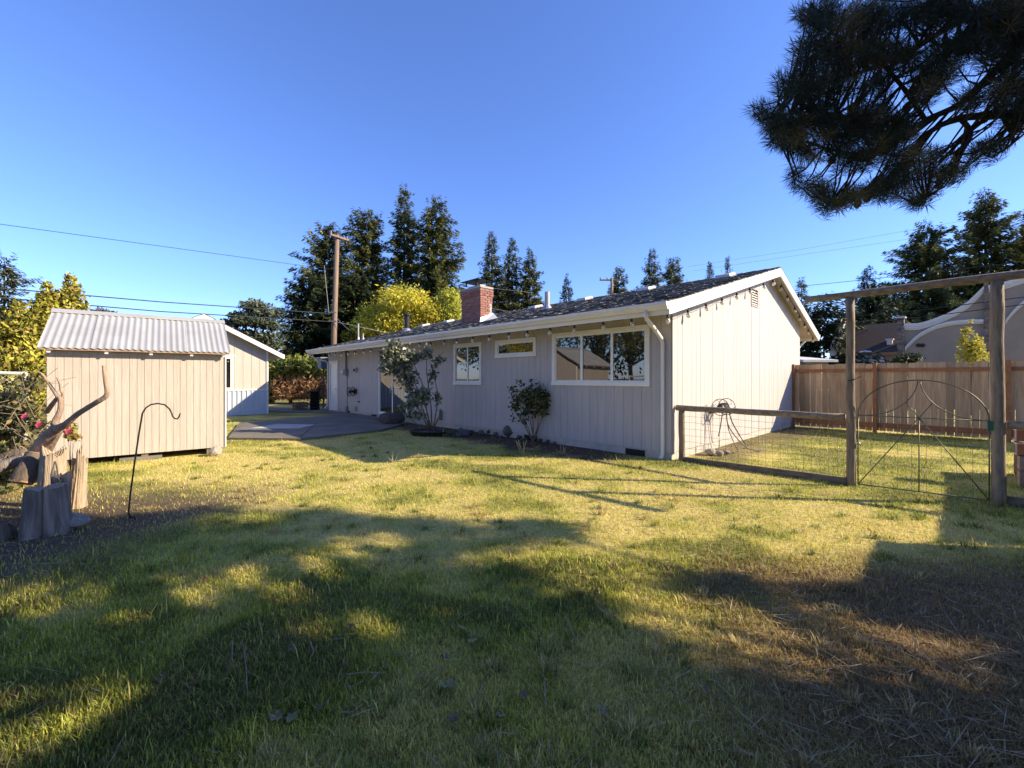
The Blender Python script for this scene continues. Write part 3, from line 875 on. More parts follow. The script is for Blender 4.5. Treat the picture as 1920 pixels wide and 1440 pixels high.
# ================================================================== GARAGE BEHIND THE SHED
def garage():
    B = Vector((-10.25, 18.07, 0))
    W, D = 4.5, 7.0
    org = B - HV * W
    G = thing('garage', 'cream neighbouring garage with white rake boards and blue-white ribbed skirting', 'garage', org, HROT)
    ze, zp = 2.66, 3.82
    sl = (zp - ze) / (W / 2)
    def zt(s): return ze + sl * min(s, W - s)
    core = MB().extrude([(.02, .02, 0), (W - .02, .02, 0), (W - .02, .02, ze), (W / 2, .02, zp), (.02, .02, ze)], (0, D, 0)).build('wall', 'wall_core', G)
    wo = [(1.98, 3.27, 1.06, 2.34)]
    boards_on(core, W, [(wo[0][0] + .05, wo[0][1] - .05, wo[0][2] + .05, wo[0][3] - .05)], 1.03, zt, .30, 'garage_siding', lambda s, d, z: (s, .02 - d, z), gap=.012)
    for xx, sg in ((.02, -1), (W - .02, 1)):
        boards_on(core, D, [], .0, lambda s: ze, .30, 'garage_siding', lambda s, d, z, xx=xx, sg=sg: (xx + sg * d, s + .02, z))
    # ribbed skirting panels
    for i in range(9):
        a = i * W / 9; w = W / 9
        m = MB(); m.box(a + .003, a + w - .003, -.012, .018, .0, 1.0)
        for k in range(3):
            c = a + w * (k + .5) / 3
            m.box(c - .025, c + .025, -.045, -.0125, .0, 1.0)
        m.build('skirting_panel', 'skirting', G)
    MB().box(0, W, -.055, .018, 1.001, 1.03).build('skirting_cap', 'vinyl', G)
    MB().box(W - .05, W + .012, -.03, .02, 0, ze).build('corner_trim', 'white_paint', G)
    # window
    a, b, c, d = wo[0]
    m = MB(); m.box(a, b, -.03, .02, d - .07, d + .03); m.box(a - .03, b + .06, -.045, .02, d + .031, d + .07); m.box(a, b, -.03, .02, c, c + .06); m.box(b - .11, b, -.03, .02, c + .06, d - .07); m.box(a, a + .11, -.03, .02, c + .06, d - .07)
    w = m.build('window', 'white_paint', G)
    MB().box(a + .11, b - .11, .0, .006, c + .06, d - .07).build('pane', 'window_glass', w)
    # roof
    ov, fr = .52, .35
    tp = .1
    def sec(y0, t0, t1):
        return [(-ov, y0, ze - sl * ov + t0), (W / 2, y0, zp + t0), (W + ov, y0, ze - sl * ov + t0), (W + ov, y0, ze - sl * ov + t1), (W / 2, y0, zp + t1), (-ov, y0, ze - sl * ov + t1)]
    rf = MB().extrude(sec(-fr, .02, tp), (0, D + 2 * fr, 0)).build('roof', 'soffit', G)
    MB().extrude(sec(-fr - .04, tp + .002, tp + .025), (0, D + 2 * fr + .08, 0)).build('shingle_field', 'brown_roof', rf)
    MB().extrude(sec(-fr - .03, -.09, tp - .002), (0, .028, 0)).build('rake_board', 'white_paint', rf)
    MB().box(W + ov + .002, W + ov + .03, -fr, D + fr, ze - sl * ov - .06, ze - sl * ov + tp).build('fascia', 'white_paint', rf)
garage()

# ================================================================== BACK FENCE
def back_fence():
    W0 = house_w(8.12, -.03, 0)
    d = -HU; ang = math.atan2(d.y, d.x)
    Fn = thing('picket_fence', 'tall brown cedar board fence running from the house gable to the right', 'fence', W0, ang)
    # local x along the fence, local -y towards the camera side
    L = 9.0; x = 0.0
    zt = 1.95
    pm = []
    for k in range(6):
        w = .138
        m = MB()
        b = .0
        pm.append(m.extrude([(0, 0, .03), (w, 0, .03), (w, 0, 1.9), (w - .006, 0, 1.915), (.006, 0, 1.915), (0, 0, 1.9)], (0, .018, 0)).mesh('picket', 'picket'))
    while x < L:
        o = obj('picket', random.choice(pm), Fn, (x, random.uniform(-.002, .002), random.uniform(-.012, .012)))
        o.rotation_euler = (0, random.uniform(-.006, .006), 0)
        x += .138 + random.choice((.003, .004, .006, .010, .014))
    for i, (z, h) in enumerate(((1.68, .09), (.12, .14))):
        for s in range(4):
            a = s * 2.44 - (.48 if s else 0); b = (s + 1) * 2.44 - .48
            MB().box(max(a, 0) + .004, b - .004, -.042, -.004, z, z + h).build('rail', 'rail_wood', Fn)
    for s in range(5):
        xx = max(s * 2.44 - .48, .0)
        MB().box(xx - .045, xx + .045, -.135, -.0425, -.1, zt - .02).build('post', 'rail_wood', Fn)
back_fence()

# ================================================================== RAIL FENCE, ARCH AND GATE
P0 = Vector((3.10, 7.86, 0)); P1 = Vector((4.75, 6.02, 0)); P2 = Vector((5.80, 5.13, 0))
def log(parent, a, b, r0, r1, name, m, seed, n=12):
    k = 9
    pts = [Vector(a).lerp(Vector(b), i / (k - 1)) for i in range(k)]
    r_ = random.Random(seed)
    rad = [r0 + (r1 - r0) * i / (k - 1) + r_.uniform(-.0025, .0025) for i in range(k)]
    for i in range(1, k - 1):
        pts[i] = pts[i] + Vector((r_.uniform(-1, 1), r_.uniform(-1, 1), r_.uniform(-.5, .5))) * .006
    return MB().tube(pts, rad, n, wob=.02, seed=seed).build(name, m, parent, True)

def wire_mesh(parent, a, b, z0, z1, dx, zs, name='wire_mesh', m='wire', r=.0022):
    w = MB(); L = (b - a).length; d = (b - a) / L
    n = int(L / dx); r_ = random.Random(4)
    for i in range(n + 1):
        p = a + d * (i * L / n)
        w.tube([p + Vector((0, 0, z0)), p + Vector((r_.uniform(-.006, .006), 0, (z0 + z1) / 2)), p + Vector((0, 0, z1))], r, 4, caps=False)
    for z in zs:
        pts = [a + d * (L * i / 12) + Vector((0, 0, z + (r_.uniform(-.008, .008) if 0 < i < 12 else 0))) for i in range(13)]
        w.tube(pts, r, 4, caps=False)
    return w.build(name, m, parent)

def rail_fence():
    t = thing('rail_fence', 'low round-log rail fence with wire mesh between the house corner and gate post', 'fence', (0, 0, 0))
    log(t, P0 + Vector((0, 0, -.2)), P0 + Vector((0, 0, .93)), .058, .054, 'post', 'log_wood', 1)
    d = (P1 - P0).normalized()
    log(t, P0 - d * .10 + Vector((0, 0, .955)), P1 - d * .07 + Vector((0, 0, .95)), .050, .047, 'rail', 'beam_wood', 2)
    bb = MB(); n = Vector((d.y, -d.x, 0)) * .02
    a, b = P0 + d * .05, P1 - d * .06
    bb.hexa([a - n + Vector((0, 0, -.02)), b - n + Vector((0, 0, -.02)), b + n + Vector((0, 0, -.02)), a + n + Vector((0, 0, -.02)), a - n + Vector((0, 0, .07)), b - n + Vector((0, 0, .10)), b + n + Vector((0, 0, .10)), a + n + Vector((0, 0, .07))])
    bb.build('bottom_board', 'old_board', t)
    wire_mesh(t, a, b, .05, .93, .10, [.12 + .115 * i for i in range(8)])
rail_fence()

def arch():
    t = thing('log_arch', 'rustic garden arch of two upright logs carrying a long log crossbeam', 'arch', (0, 0, 0))
    log(t, P1 + Vector((.0, 0, -.2)), P1 + Vector((-.025, 0, 2.62)), .054, .049, 'post', 'log_wood', 5, 14)
    log(t, P2 + Vector((0, 0, -.2)), P2 + Vector((-.02, 0, 2.66)), .062, .057, 'post', 'log_wood', 6, 14)
    d = (P2 - P1).normalized()
    log(t, P1 - d * .52 + Vector((-.02, 0, 2.655)), P2 + d * 1.3 + Vector((0, 0, 2.74)), .048, .056, 'crossbeam', 'beam_wood', 7, 12)
    MB().tube([P1 + Vector((-.075, -.02, 1.46)), P1 + Vector((-.0, -.078, 1.49)), P1 + Vector((.078, -.0, 1.5)), P1 + Vector((.11, -.03, 1.53))], .006, 5).build('strap', 'black_plastic', t, True)
arch()

def right_rail():
    d = Vector((.80, -.60, 0))
    t = thing('side_rail', 'log rail leaving the right-hand gate post at waist height', 'fence rail', P2)
    log(t, d * .07 + Vector((0, 0, .95)), d * 2.4 + Vector((0, 0, .97)), .052, .05, 'rail', 'beam_wood', 8)
    MB().hexa([d * .05 + Vector((0, .02, -.02)), d * 2.3 + Vector((0, .02, -.02)), d * 2.3 + Vector((0, .06, -.02)), d * .05 + Vector((0, .06, -.02)), d * .05 + Vector((0, .02, .1)), d * 2.3 + Vector((0, .02, .1)), d * 2.3 + Vector((0, .06, .1)), d * .05 + Vector((0, .06, .1))]).build('bottom_board', 'old_board', t)
    log(t, d * 2.35 + Vector((0, 0, -.2)), d * 2.35 + Vector((0, 0, 1.0)), .07, .065, 'post', 'log_wood', 9)
right_rail()

def gate():
    d = (P2 - P1).normalized(); A = P1 + d * .07; B = P2 - d * .075
    W = (B - A).length
    t = thing('garden_gate', 'thin arched metal garden gate with sunburst bars and wire infill', 'gate', A, math.atan2(d.y, d.x))
    zb, zs, za = .03, .985, 1.475
    r = .0085
    cx = W / 2
    def T(pts, name, rr=r, m='green_metal'): return MB().tube([(x, 0, z) for x, z in pts], rr, 6).build(name, m, t, True)
    T([(0, zb), (0, zs)], 'stile'); T([(W, zb), (W, zs)], 'stile')
    T([(0, zb), (W, zb)], 'bottom_bar'); T([(0, zs), (W, zs)], 'middle_bar', .007)
    T([(cx - cx * math.cos(math.pi * i / 28), zs + (za - zs) * math.sin(math.pi * i / 28)) for i in range(29)], 'arch_bar')
    cu = []
    for i in range(15):
        a = math.pi / 2 * i / 14
        cu.append((cx * (1 - math.cos(a)), zs + (za - zs) * (1 - math.sin(a))))
    cl = [(cx - x - .0, z) for x, z in [(cx * (1 - (1 - math.sin(a))), zs + (za - zs) * (1 - math.cos(a)) * 0) for a in [0]]]
    left = [(cx - .01 - (cx - .01) * (s ** 1.6), zs + (za - zs - .01) * ((1 - s) ** 2.0)) for s in [i / 14 for i in range(15)]]
    T(left, 'curved_bar', .0075); T([(W - x, z) for x, z in left], 'curved_bar', .0075)
    T([(cx, zs), (0, zb)], 'diagonal_bar', .0075); T([(cx, zs), (W, zb)], 'diagonal_bar', .0075); T([(cx, zs), (cx, zb)], 'centre_bar', .0075)
    def on_left(s): return left[int(round(s * 14))]
    q = on_left(.36)
    T([(cx, zs), q], 'ray_bar', .0065); T([(cx, zs), (W - q[0], q[1])], 'ray_bar', .0065)
    q = on_left(.65)
    T([q, (q[0] + .03, zs)], 'ray_bar', .0055); T([(W - q[0], q[1]), (W - q[0] - .03, zs)], 'ray_bar', .0055)
    w = MB()
    for i in range(1, 9):
        x = W * i / 9
        if abs(x - cx) < .05: continue
        w.tube([(x, .004, zb), (x, .004, zs)], .002, 4, caps=False)
    for i in range(1, 6):
        z = zb + i * .155
        w.tube([(0, .004, z), (W / 2, .004, z + .006), (W, .004, z)], .0018, 4, caps=False)
    w.build('wire_infill', 'wire', t)
    MB().box(W - .02, W + .055, -.045, .0, zs - .11, zs + .0).build('latch', 'green_tape', t)
    MB().tube([(-.01, 0, .62), (.015, -.01, .60), (.03, 0, .56)], .009, 6).build('hinge', 'flashing', t, True)
gate()

# raised bed of stacked timbers at the right edge
def raised_bed():
    base = Vector((7.05, 5.98, 0))
    d = Vector((.74, -.67, 0)); n = Vector((d.y, -d.x, 0))
    ang = math.atan2(d.y, d.x)
    t = thing('raised_bed', 'stepped raised bed of stacked timbers beyond the right gate post', 'raised bed', base, ang)
    rows = [(0, 0, .22, 0), (0, .225, .20, .0), (-.02, .43, .17, .02), (.0, .605, .17, .22), (.02, .78, .1, .32)]
    for i, (x0, z, h, dep) in enumerate(rows):
        o = MB().box(x0 + .02, 2.6, dep, dep + .1, z, z + h - .006).build('timber', 'planter_wood', t)
        e = MB().box(x0 - .0, x0 + .095, dep - .03, dep + .17, z + .003, z + h - .01).build('timber', 'end_grain' if i in (2, 3) else 'planter_wood', t)
        if i in (2, 3):
            m = MB(); a0, a1 = dep - .032, dep + .172
            m.box(x0 - .012, x0 - .001, a0, a1, z + h - .022, z + h - .008); m.box(x0 - .012, x0 - .001, a0, a1, z, z + .012); m.box(x0 - .012, x0 - .001, a0, a0 + .012, z + .012, z + h - .022)
            m.build('worn_edge', 'pale_roof', e)
    MB().box(.1, 2.55, .11, 1.2, .0, .55).build('soil_fill', 'soil', t)
raised_bed()

# hose reel with hose on the gable wall
def hose_reel():
    p = h_gable(1352, 765, -.2)
    t = thing('hose_reel', 'wire hose reel with hanging grey hoses on the sunlit gable wall', 'hose reel', house_w(p.x, 0, 0), HROT)
    z = .88
    br = MB(); br.box(-.13, -.11, -.34, -.02, z - .1, z - .08); br.box(.11, .13, -.34, -.02, z - .1, z - .08); br.box(-.13, .13, -.03, -.0185, z - .12, z - .06)
    br.build('bracket', 'black_metal', t)
    for x in (-.17, .17):
        m = MB()
        m.tube([(x, -.25 + .17 * math.cos(a), z + .02 + .17 * math.sin(a)) for a in [2 * math.pi * i / 22 for i in range(23)]], .007, 6)
        m.tube([(x, -.25 + .05 * math.cos(a), z + .02 + .05 * math.sin(a)) for a in [2 * math.pi * i / 10 for i in range(11)]], .006, 5)
        for k in range(6):
            a = 2 * math.pi * k / 6
            m.tube([(x, -.25 + .05 * math.cos(a), z + .02 + .05 * math.sin(a)), (x, -.25 + .11 * math.cos(a + .5), z + .02 + .11 * math.sin(a + .5)), (x, -.25 + .17 * math.cos(a), z + .02 + .17 * math.sin(a))], .005, 5)
        m.build('wheel', 'black_metal', t, True)
    h = MB(); r_ = random.Random(2)
    pts = []
    for i in range(150):
        a = i * 2 * math.pi / 16; l = -.13 + .26 * ((i / 150 * 3) % 1)
        rr = .075 + .012 * (i // 50) + r_.uniform(-.004, .004)
        pts.append((l, -.25 + rr * math.cos(a), z + rr * math.sin(a)))
    h.tube(pts, .010, 6)
    h.build('coiled_hose', 'hose', t, True)
    def hang(pts, rr=.011, m='hose'):
        c = []
        P = [Vector(q) for q in pts]
        for i in range(len(P) - 1):
            p0 = P[max(i - 1, 0)]; p1 = P[i]; p2 = P[i + 1]; p3 = P[min(i + 2, len(P) - 1)]
            for k in range(6):
                s = k / 6
                c.append(.5 * ((2 * p1) + (-p0 + p2) * s + (2 * p0 - 5 * p1 + 4 * p2 - p3) * s * s + (-p0 + 3 * p1 - 3 * p2 + p3) * s ** 3))
        c.append(P[-1])
        MB().tube(c, rr, 6).build('hose', m, t, True)
    hang([(.14, -.3, z - .05), (.22, -.34, z - .3), (.40, -.42, .3), (.62, -.5, .03), (.75, -.45, .02)], .013)
    hang([(-.05, -.33, z - .06), (-.06, -.35, z - .3), (.0, -.45, .35), (.16, -.65, .08), (.38, -.8, .02), (.62, -.8, .02)], .013)
    hang([(.02, -.30, z - .1), (.12, -.3, .45), (.18, -.35, .25), (.05, -.5, .04), (-.12, -.55, .03)], .010)
    hang([(-.14, -.28, z - .1), (-.17, -.25, .5), (-.19, -.22, .3)], .012)
    for i, (x, y) in enumerate(((-.62, -.12), (-.1, -.2))):
        MB().tube([(x, y, 0), (x, y, .22)], .012, 6).build('spigot_riser', 'galvanized', t)
hose_reel()

# ================================================================== STUMPS AND DEAD WOOD
def stump(name, label, p, r0, r1, h, m, seed, lean=(0, 0), top='tan_wood', cat='stump', n=72, rag=.0):
    r_ = random.Random(seed)
    t = thing(name, label, cat, (p.x, p.y, p.z))
    rings = 10; vs = []; fs = []
    fq = (2, 3, 5, 8, 13, 21, 29); ph = [r_.uniform(0, 6.28) for _ in fq]; am = (.05, .05, .035, .03, .03, .025, .02)
    cracks = [r_.randrange(n) for _ in range(5)]
    jag = [r_.uniform(-.006, .006) + rag * (max(0, math.sin(2 * 2 * math.pi * k / n + ph[1])) + .35 * math.sin(5 * 2 * math.pi * k / n + ph[2]) + .15 * math.sin(11 * 2 * math.pi * k / n + ph[4])) for k in range(n)]
    for i in range(rings):
        s = i / (rings - 1)
        for k in range(n):
            a = 2 * math.pi * k / n
            rr = r0 + (r1 - r0) * (s ** .6)
            rr *= 1 + sum(A * math.sin(q * a + p + .5 * s * (j - 2)) for j, (q, p, A) in enumerate(zip(fq, ph, am))) + (.16 * (1 - s) ** 3) * max(0, math.sin(4 * a + ph[3]))
            if k in cracks: rr *= .86
            rr += r_.uniform(-.003, .003)
            zz = -.03 + (h + .03) * s + (jag[k] if i == rings - 1 else 0)
            vs.append((rr * math.cos(a) + lean[0] * s, rr * math.sin(a) + lean[1] * s, zz))
    for i in range(rings - 1):
        for k in range(n): fs.append((i * n + k, i * n + (k + 1) % n, (i + 1) * n + (k + 1) % n, (i + 1) * n + k))
    b = MB(); b._add(vs, fs); b.build('side', m, t, True)
    c = MB(); tv = vs[(rings - 1) * n:]
    cz = sum(v[2] for v in tv) / n
    c._add(tv + [(lean[0], lean[1], cz - .01)], [(k, (k + 1) % n, n) for k in range(n)])
    c.build('cut_face', top, t)
    return t
stump('tree_stump', 'weathered grey tree stump in shade at the front of the woodpile', gr(84, 997), .18, .135, .43, 'grey_stump', 1, top='cut_rings', rag=.025)
stump('tree_stump', 'tall pale split stump half in sun behind the grey stump', Vector((-5.16, 4.82, 0)), .125, .095, .64, 'tan_wood', 2, (.03, .0), top='cut_rings', rag=.09)
stump('tree_stump', 'sunlit cream slab stump with ragged top right of the woodpile', Vector((-5.12, 5.06, 0)), .09, .06, .50, 'tan_wood', 3, (.05, 0), top='cut_rings', rag=.16)
stump('tree_stump', 'short broken brown stump just behind the grey stump', Vector((-4.74, 4.52, 0)), .075, .07, .46, 'grey_stump', 4, top='cut_rings', rag=.07)

def lying_log(name, label, a, b, r, m, end, seed):
    t = thing(name, label, 'log', a)
    a, b = Vector(a), Vector(b); k = 7
    pts = [(b - a) * (i / (k - 1)) for i in range(k)]
    MB().tube(pts, [r * random.Random(seed + i).uniform(.93, 1.05) for i in range(k)], 14, wob=.05, seed=seed, caps=False).build('bark_side', m, t, True)
    d = (b - a).normalized()
    for p, s in ((pts[0], -1), (pts[-1], 1)):
        M = Matrix.Translation(p) @ (d * s).to_track_quat('Z', 'Y').to_matrix().to_4x4()
        MB().lathe([(r * .97, -.01), (r * .9, .006), (r * .3, .009)], 14, M).build('cut_face', end, t)
lying_log('firewood_log', 'reddish split log leaning in the woodpile left of the pale stump', at(40, 905, 4.75), at(70, 852, 4.9), .10, 'bark', 'red_heartwood', 21)
lying_log('firewood_log', 'grey curved bark slab log on top of the pile at the left edge', at(-10, 880, 4.8), at(48, 858, 4.95), .065, 'grey_stump', 'tan_wood', 22)
lying_log('firewood_log', 'dark log lying low at the far left bottom of the woodpile', at(-40, 1010, 4.0), at(14, 1003, 4.05), .10, 'bark', 'grey_stump', 23)
lying_log('firewood_log', 'short grey log lying in dead weeds right behind the stump', at(2, 870, 5.4), at(46, 846, 5.6), .10, 'bark', 'tan_wood', 25)
rock('flat_rock', 'flat grey rock beside the grey stump', gr(140, 985), (.17, .12, .10), 9)

def dead_tree():
    Y = 4.95
    t = thing('dead_tree', 'leaning bare tree trunk with sawn-off forked limbs in front of the shed', 'dead tree', gr(70, 906))
    o = Vector(t.location)
    def limb(pts, rad, name, m='smooth_bark', seed=0):
        P = [at(x, y, yy) - o for x, y, yy in pts]
        c, rr = [], []
        for i in range(len(P) - 1):
            p0 = P[max(i - 1, 0)]; p1 = P[i]; p2 = P[i + 1]; p3 = P[min(i + 2, len(P) - 1)]
            for k in range(5):
                s = k / 5
                c.append(.5 * ((2 * p1) + (-p0 + p2) * s + (2 * p0 - 5 * p1 + 4 * p2 - p3) * s * s + (-p0 + 3 * p1 - 3 * p2 + p3) * s ** 3))
                rr.append(rad[i] + (rad[i + 1] - rad[i]) * s)
        c.append(P[-1]); rr.append(rad[-1])
        return MB().tube(c, rr, 12, wob=.05, seed=seed).build(name, m, t, True)
    limb([(58, 900, 5.12), (66, 862, 5.1), (82, 836, 5.04), (98, 814, 4.98), (110, 798, 4.94)], [.11, .105, .095, .075, .05], 'trunk', seed=1)
    limb([(107, 803, 4.93), (122, 797, 4.9), (145, 777, 4.85), (180, 755, 4.8), (196, 745, 4.8), (201, 735, 4.8), (197, 712, 4.8), (194, 685, 4.8)], [.046, .037, .029, .026, .025, .023, .018, .014], 'limb', seed=2)
    limb([(104, 806, 4.93), (104, 790, 4.95), (112, 772, 4.97), (114, 752, 4.98), (110, 744, 4.98)], [.044, .034, .027, .024, .021], 'limb', seed=3)
    limb([(111, 748, 4.98), (101, 733, 5.0), (88, 714, 5.02), (79, 702, 5.03), (71, 697, 5.03)], [.021, .017, .015, .013, .008], 'limb', seed=4)
    limb([(113, 750, 4.98), (118, 741, 5.0), (114, 731, 5.0), (112, 718, 5.0), (106, 708, 5.0)], [.015, .014, .012, .011, .007], 'limb', seed=5)
    limb([(111, 742, 5.05), (99, 757, 5.15), (88, 772, 5.3)], [.018, .024, .028], 'limb', seed=6)
dead_tree()

def shepherd_hook():
    b = gr(243, 971); Y = b.y
    t = thing('shepherds_hook', 'black metal plant hook standing in the lawn in front of the shed', 'plant hook', b)
    px = [(246, 972), (241, 962), (244, 930), (252, 870), (261, 810), (267, 775), (273, 765), (283, 758.5), (296, 756.5), (309, 759), (318, 767), (322, 775), (324, 781), (328, 785), (332.5, 785.5), (336, 781), (338, 775)]
    pts = [at(x, y, Y) - b for x, y in px]
    MB().tube(pts, [.008] * 6 + [.0075] * 6 + [.007] * 5, 8).build('rod', 'black_metal', t, True)
    MB().tube([at(246, 972, Y) - b, at(252, 968, Y - .03) - b, at(254, 974, Y - .03) - b], .006, 6).build('step_prong', 'black_metal', t, True)
shepherd_hook()

# ================================================================== CHAIN-LINK AT THE LEFT EDGE
def chain_link():
    t = thing('chain_link_fence', 'galvanized chain-link fence panel with top rail at the far left', 'fence', (0, 0, 0))
    a = at(47, 700, 6.4); b = at(-180, 690, 5.6)
    a.z = 1.57; b.z = 1.60
    MB().tube([(a.x, a.y, -.1), (a.x, a.y, 1.60)], .030, 10).build('post', 'galvanized', t, True)
    MB().tube([a + Vector((.02, 0, 0)), b], .024, 10).build('top_rail', 'galvanized', t, True)
    w = MB(); L = (b - a).length; d = (b - a) / L; s = .06
    n = int(L / s)
    for i in range(-24, n):
        for sg in (1, -1):
            x0, x1 = i * s, i * s + 24 * s
            z0, z1 = (0.02, 1.54) if sg > 0 else (1.54, .02)
            ka = max(0, (0 - x0) / (x1 - x0)); kb = min(1, (L - x0) / (x1 - x0))
            if kb <= ka: continue
            p = a + d * (x0 + (x1 - x0) * ka); q = a + d * (x0 + (x1 - x0) * kb)
            p.z = z0 + (z1 - z0) * ka; q.z = z0 + (z1 - z0) * kb
            w.tube([p, q], .0018, 3, caps=False)
    w.build('link_mesh', 'galvanized', t)
    MB().tube([(a.x - .05, a.y, 1.25), (a.x + .06, a.y, 1.25)], .02, 6).build('hinge', 'black_metal', t)
chain_link()

# ================================================================== VEGETATION BUILDERS
def vcol(base, n, var=.25, hue=.08, r_=rng):
    c = np.array(base)[None, :] * (1 + r_.uniform(-var, var, (n, 1)))
    c = c * (1 + r_.uniform(-hue, hue, (n, 3)))
    return np.clip(c, .003, 1)

def conifer(name, label, px, top, Y, half, seed, col=(.045, .075, .032), col2=(.085, .115, .045), base=.08, power=.8, nspray=1.0, droop=.25, dens=1.0, size=1.0, group=None, flat_top=0.0, z0=0.0):
    r_ = np.random.default_rng(seed)
    X = (px - CX) / F * Y; H = CAMZ + (HZ - top) / F * Y; Rm = half / F * Y * 1.42
    t = thing(name, label, 'tree', (X, Y, z0), 0, group)
    MB().tube([(0, 0, -.2), (0, 0, H * .5), (0, 0, H * .97)], [H * .013, H * .008, .02], 7).build('trunk', 'bark_far', t, True)
    C, D, Nn, Ls, Ws, cl = [], [], [], [], [], []
    z = H * base
    lumps = r_.uniform(.75, 1.2, 12)
    while z < H * .985:
        u = (z / H - base) / (1 - base)
        rad = Rm * ((1 - u) ** power) * (1 - flat_top * (u > .85)) + .04
        if u < .12: rad *= .75 + 2 * u
        nb = int(np.clip(4 + rad * 1.7, 4, 11))
        a0 = r_.uniform(0, 6.28)
        for k in range(nb):
            az = a0 + 2 * math.pi * k / nb + r_.uniform(-.35, .35)
            zb_ = z + r_.uniform(-.28, .28)
            ll = rad * r_.uniform(.42, 1.22) * lumps[int((az % 6.283) / 6.2832 * 12) % 12]
            if r_.random() < .07: ll *= 1.3
            pitch = -.18 + .75 * u + r_.uniform(-.15, .15)
            m = max(2, int(ll / (.24 * size) * dens))
            s = (np.arange(m) + r_.uniform(.2, .9, m)) / m
            s = np.clip(.12 + .9 * s, 0, 1.02)
            dirx, diry = math.cos(az), math.sin(az)
            rr = s * ll
            zz = zb_ + rr * math.tan(pitch) - droop * ll * .5 * s ** 2 + droop * ll * .35 * np.maximum(s - .6, 0)
            ks = int(12 * nspray + 1)
            for j in range(ks):
                side = r_.uniform(-1, 1, m)
                ang = az + side * 1.0
                ln = (.30 + .32 * r_.random(m)) * size * (1.15 - .40 * s) * min(1.0, .42 + rad * .42)
                off = ln * .45
                cx = dirx * rr + np.cos(ang) * off + r_.normal(0, .04, m); cy = diry * rr + np.sin(ang) * off + r_.normal(0, .04, m)
                cz = zz - .14 * np.abs(side) * size + r_.normal(0, .13, m) * size
                C.append(np.stack([cx, cy, cz], 1))
                D.append(np.stack([np.cos(ang), np.sin(ang), r_.uniform(-.8, .25, m)], 1))
                Nn.append(np.stack([r_.normal(0, .5, m), r_.normal(0, .5, m), np.ones(m)], 1))
                Ls.append(ln); Ws.append(ln * r_.uniform(.18, .32, m))
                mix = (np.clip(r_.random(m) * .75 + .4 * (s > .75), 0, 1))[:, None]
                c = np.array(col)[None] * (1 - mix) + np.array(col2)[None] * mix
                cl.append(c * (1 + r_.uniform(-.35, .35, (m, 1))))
        z += (.24 + .22 * (1 - u)) * size * r_.uniform(.7, 1.3)
    V = leaf_quads(np.concatenate(C), np.concatenate(D), np.concatenate(Nn), np.concatenate(Ls), np.concatenate(Ws))
    obj('crown', poly_mesh('crown', V, 4, 'needles', np.concatenate(cl)), t)
    return t

def lobes_leaves(r_, lobes, n, size, wid, shell=.55, droop=0.0, updir=0.0):
    """leaf quads through a set of ellipsoid lobes (centre, radii)"""
    vol = np.array([l[1][0] * l[1][1] * l[1][2] for l in lobes]) ** .8
    pick = r_.choice(len(lobes), n, p=vol / vol.sum())
    ce = np.array([l[0] for l in lobes])[pick]; ra = np.array([l[1] for l in lobes])[pick]
    d = unit(r_.normal(0, 1, (n, 3)))
    rr = (shell + (1.08 - shell) * r_.random(n)) ** 1.0
    rr *= 1 + .12 * np.sin(d[:, 0] * 9 + pick) * np.sin(d[:, 1] * 8 + 2 * pick) + .08 * r_.normal(0, 1, n)
    C = ce + d * ra * rr[:, None]
    D = unit(d * .7 + r_.normal(0, .7, (n, 3)) + np.array([0, 0, updir - droop]))
    Nn = unit(d + r_.normal(0, .6, (n, 3)) + np.array([.0, 0, .3]))
    L = size * r_.uniform(.6, 1.3, n)
    return C, D, Nn, L, L * wid, pick

def broadleaf(name, label, base, lobes, n, size, cols, seed, wid=.5, m='leaves', shell=.45, droop=0., trunk_r=.12, cat='tree', trunk='bark_far', group=None, limbs=True, updir=0.0, trunk_name='trunk'):
    r_ = np.random.default_rng(seed)
    base = Vector(base)
    t = thing(name, label, cat, base, 0, group)
    C, D, Nn, L, W, pick = lobes_leaves(r_, lobes, n, size, wid, shell, droop, updir)
    k = r_.integers(0, len(cols), len(C))
    c = np.array(cols)[k] * (1 + r_.uniform(-.28, .28, (len(C), 1)))
    lf = r_.uniform(.8, 1.2, len(lobes)); c = c * lf[pick][:, None]
    keep = C[:, 2] > .03
    obj('crown', poly_mesh('crown', leaf_quads(C[keep], D[keep], Nn[keep], L[keep], W[keep]), 4, m, np.clip(c[keep], 0, 1)), t)
    tb = MB()
    zc = np.mean([l[0][2] for l in lobes])
    if limbs:
        tb.tube([(0, 0, -.1), (0, 0, zc * .4)], [trunk_r, trunk_r * .8], 8)
        for l in lobes:
            p = Vector(l[0]); tb.tube([(0, 0, zc * .38), p * .5 + Vector((0, 0, zc * .25)), p], [trunk_r * .55, trunk_r * .35, trunk_r * .12], 6)
        tb.build(trunk_name, trunk, t, True)
    return t

def px_lobes(base, Y, specs, depth=1.0):
    """(px, py, radius px x, radius px z) -> lobes relative to base"""
    out = []; k = F / Y
    for i, s in enumerate(specs):
        p = at(s[0], s[1], Y + (s[4] if len(s) > 4 else random.uniform(-.3, .3) * s[2] / k)) - Vector(base)
        out.append(((p.x, p.y, p.z), (s[2] / k, s[2] / k * depth, s[3] / k)))
    return out

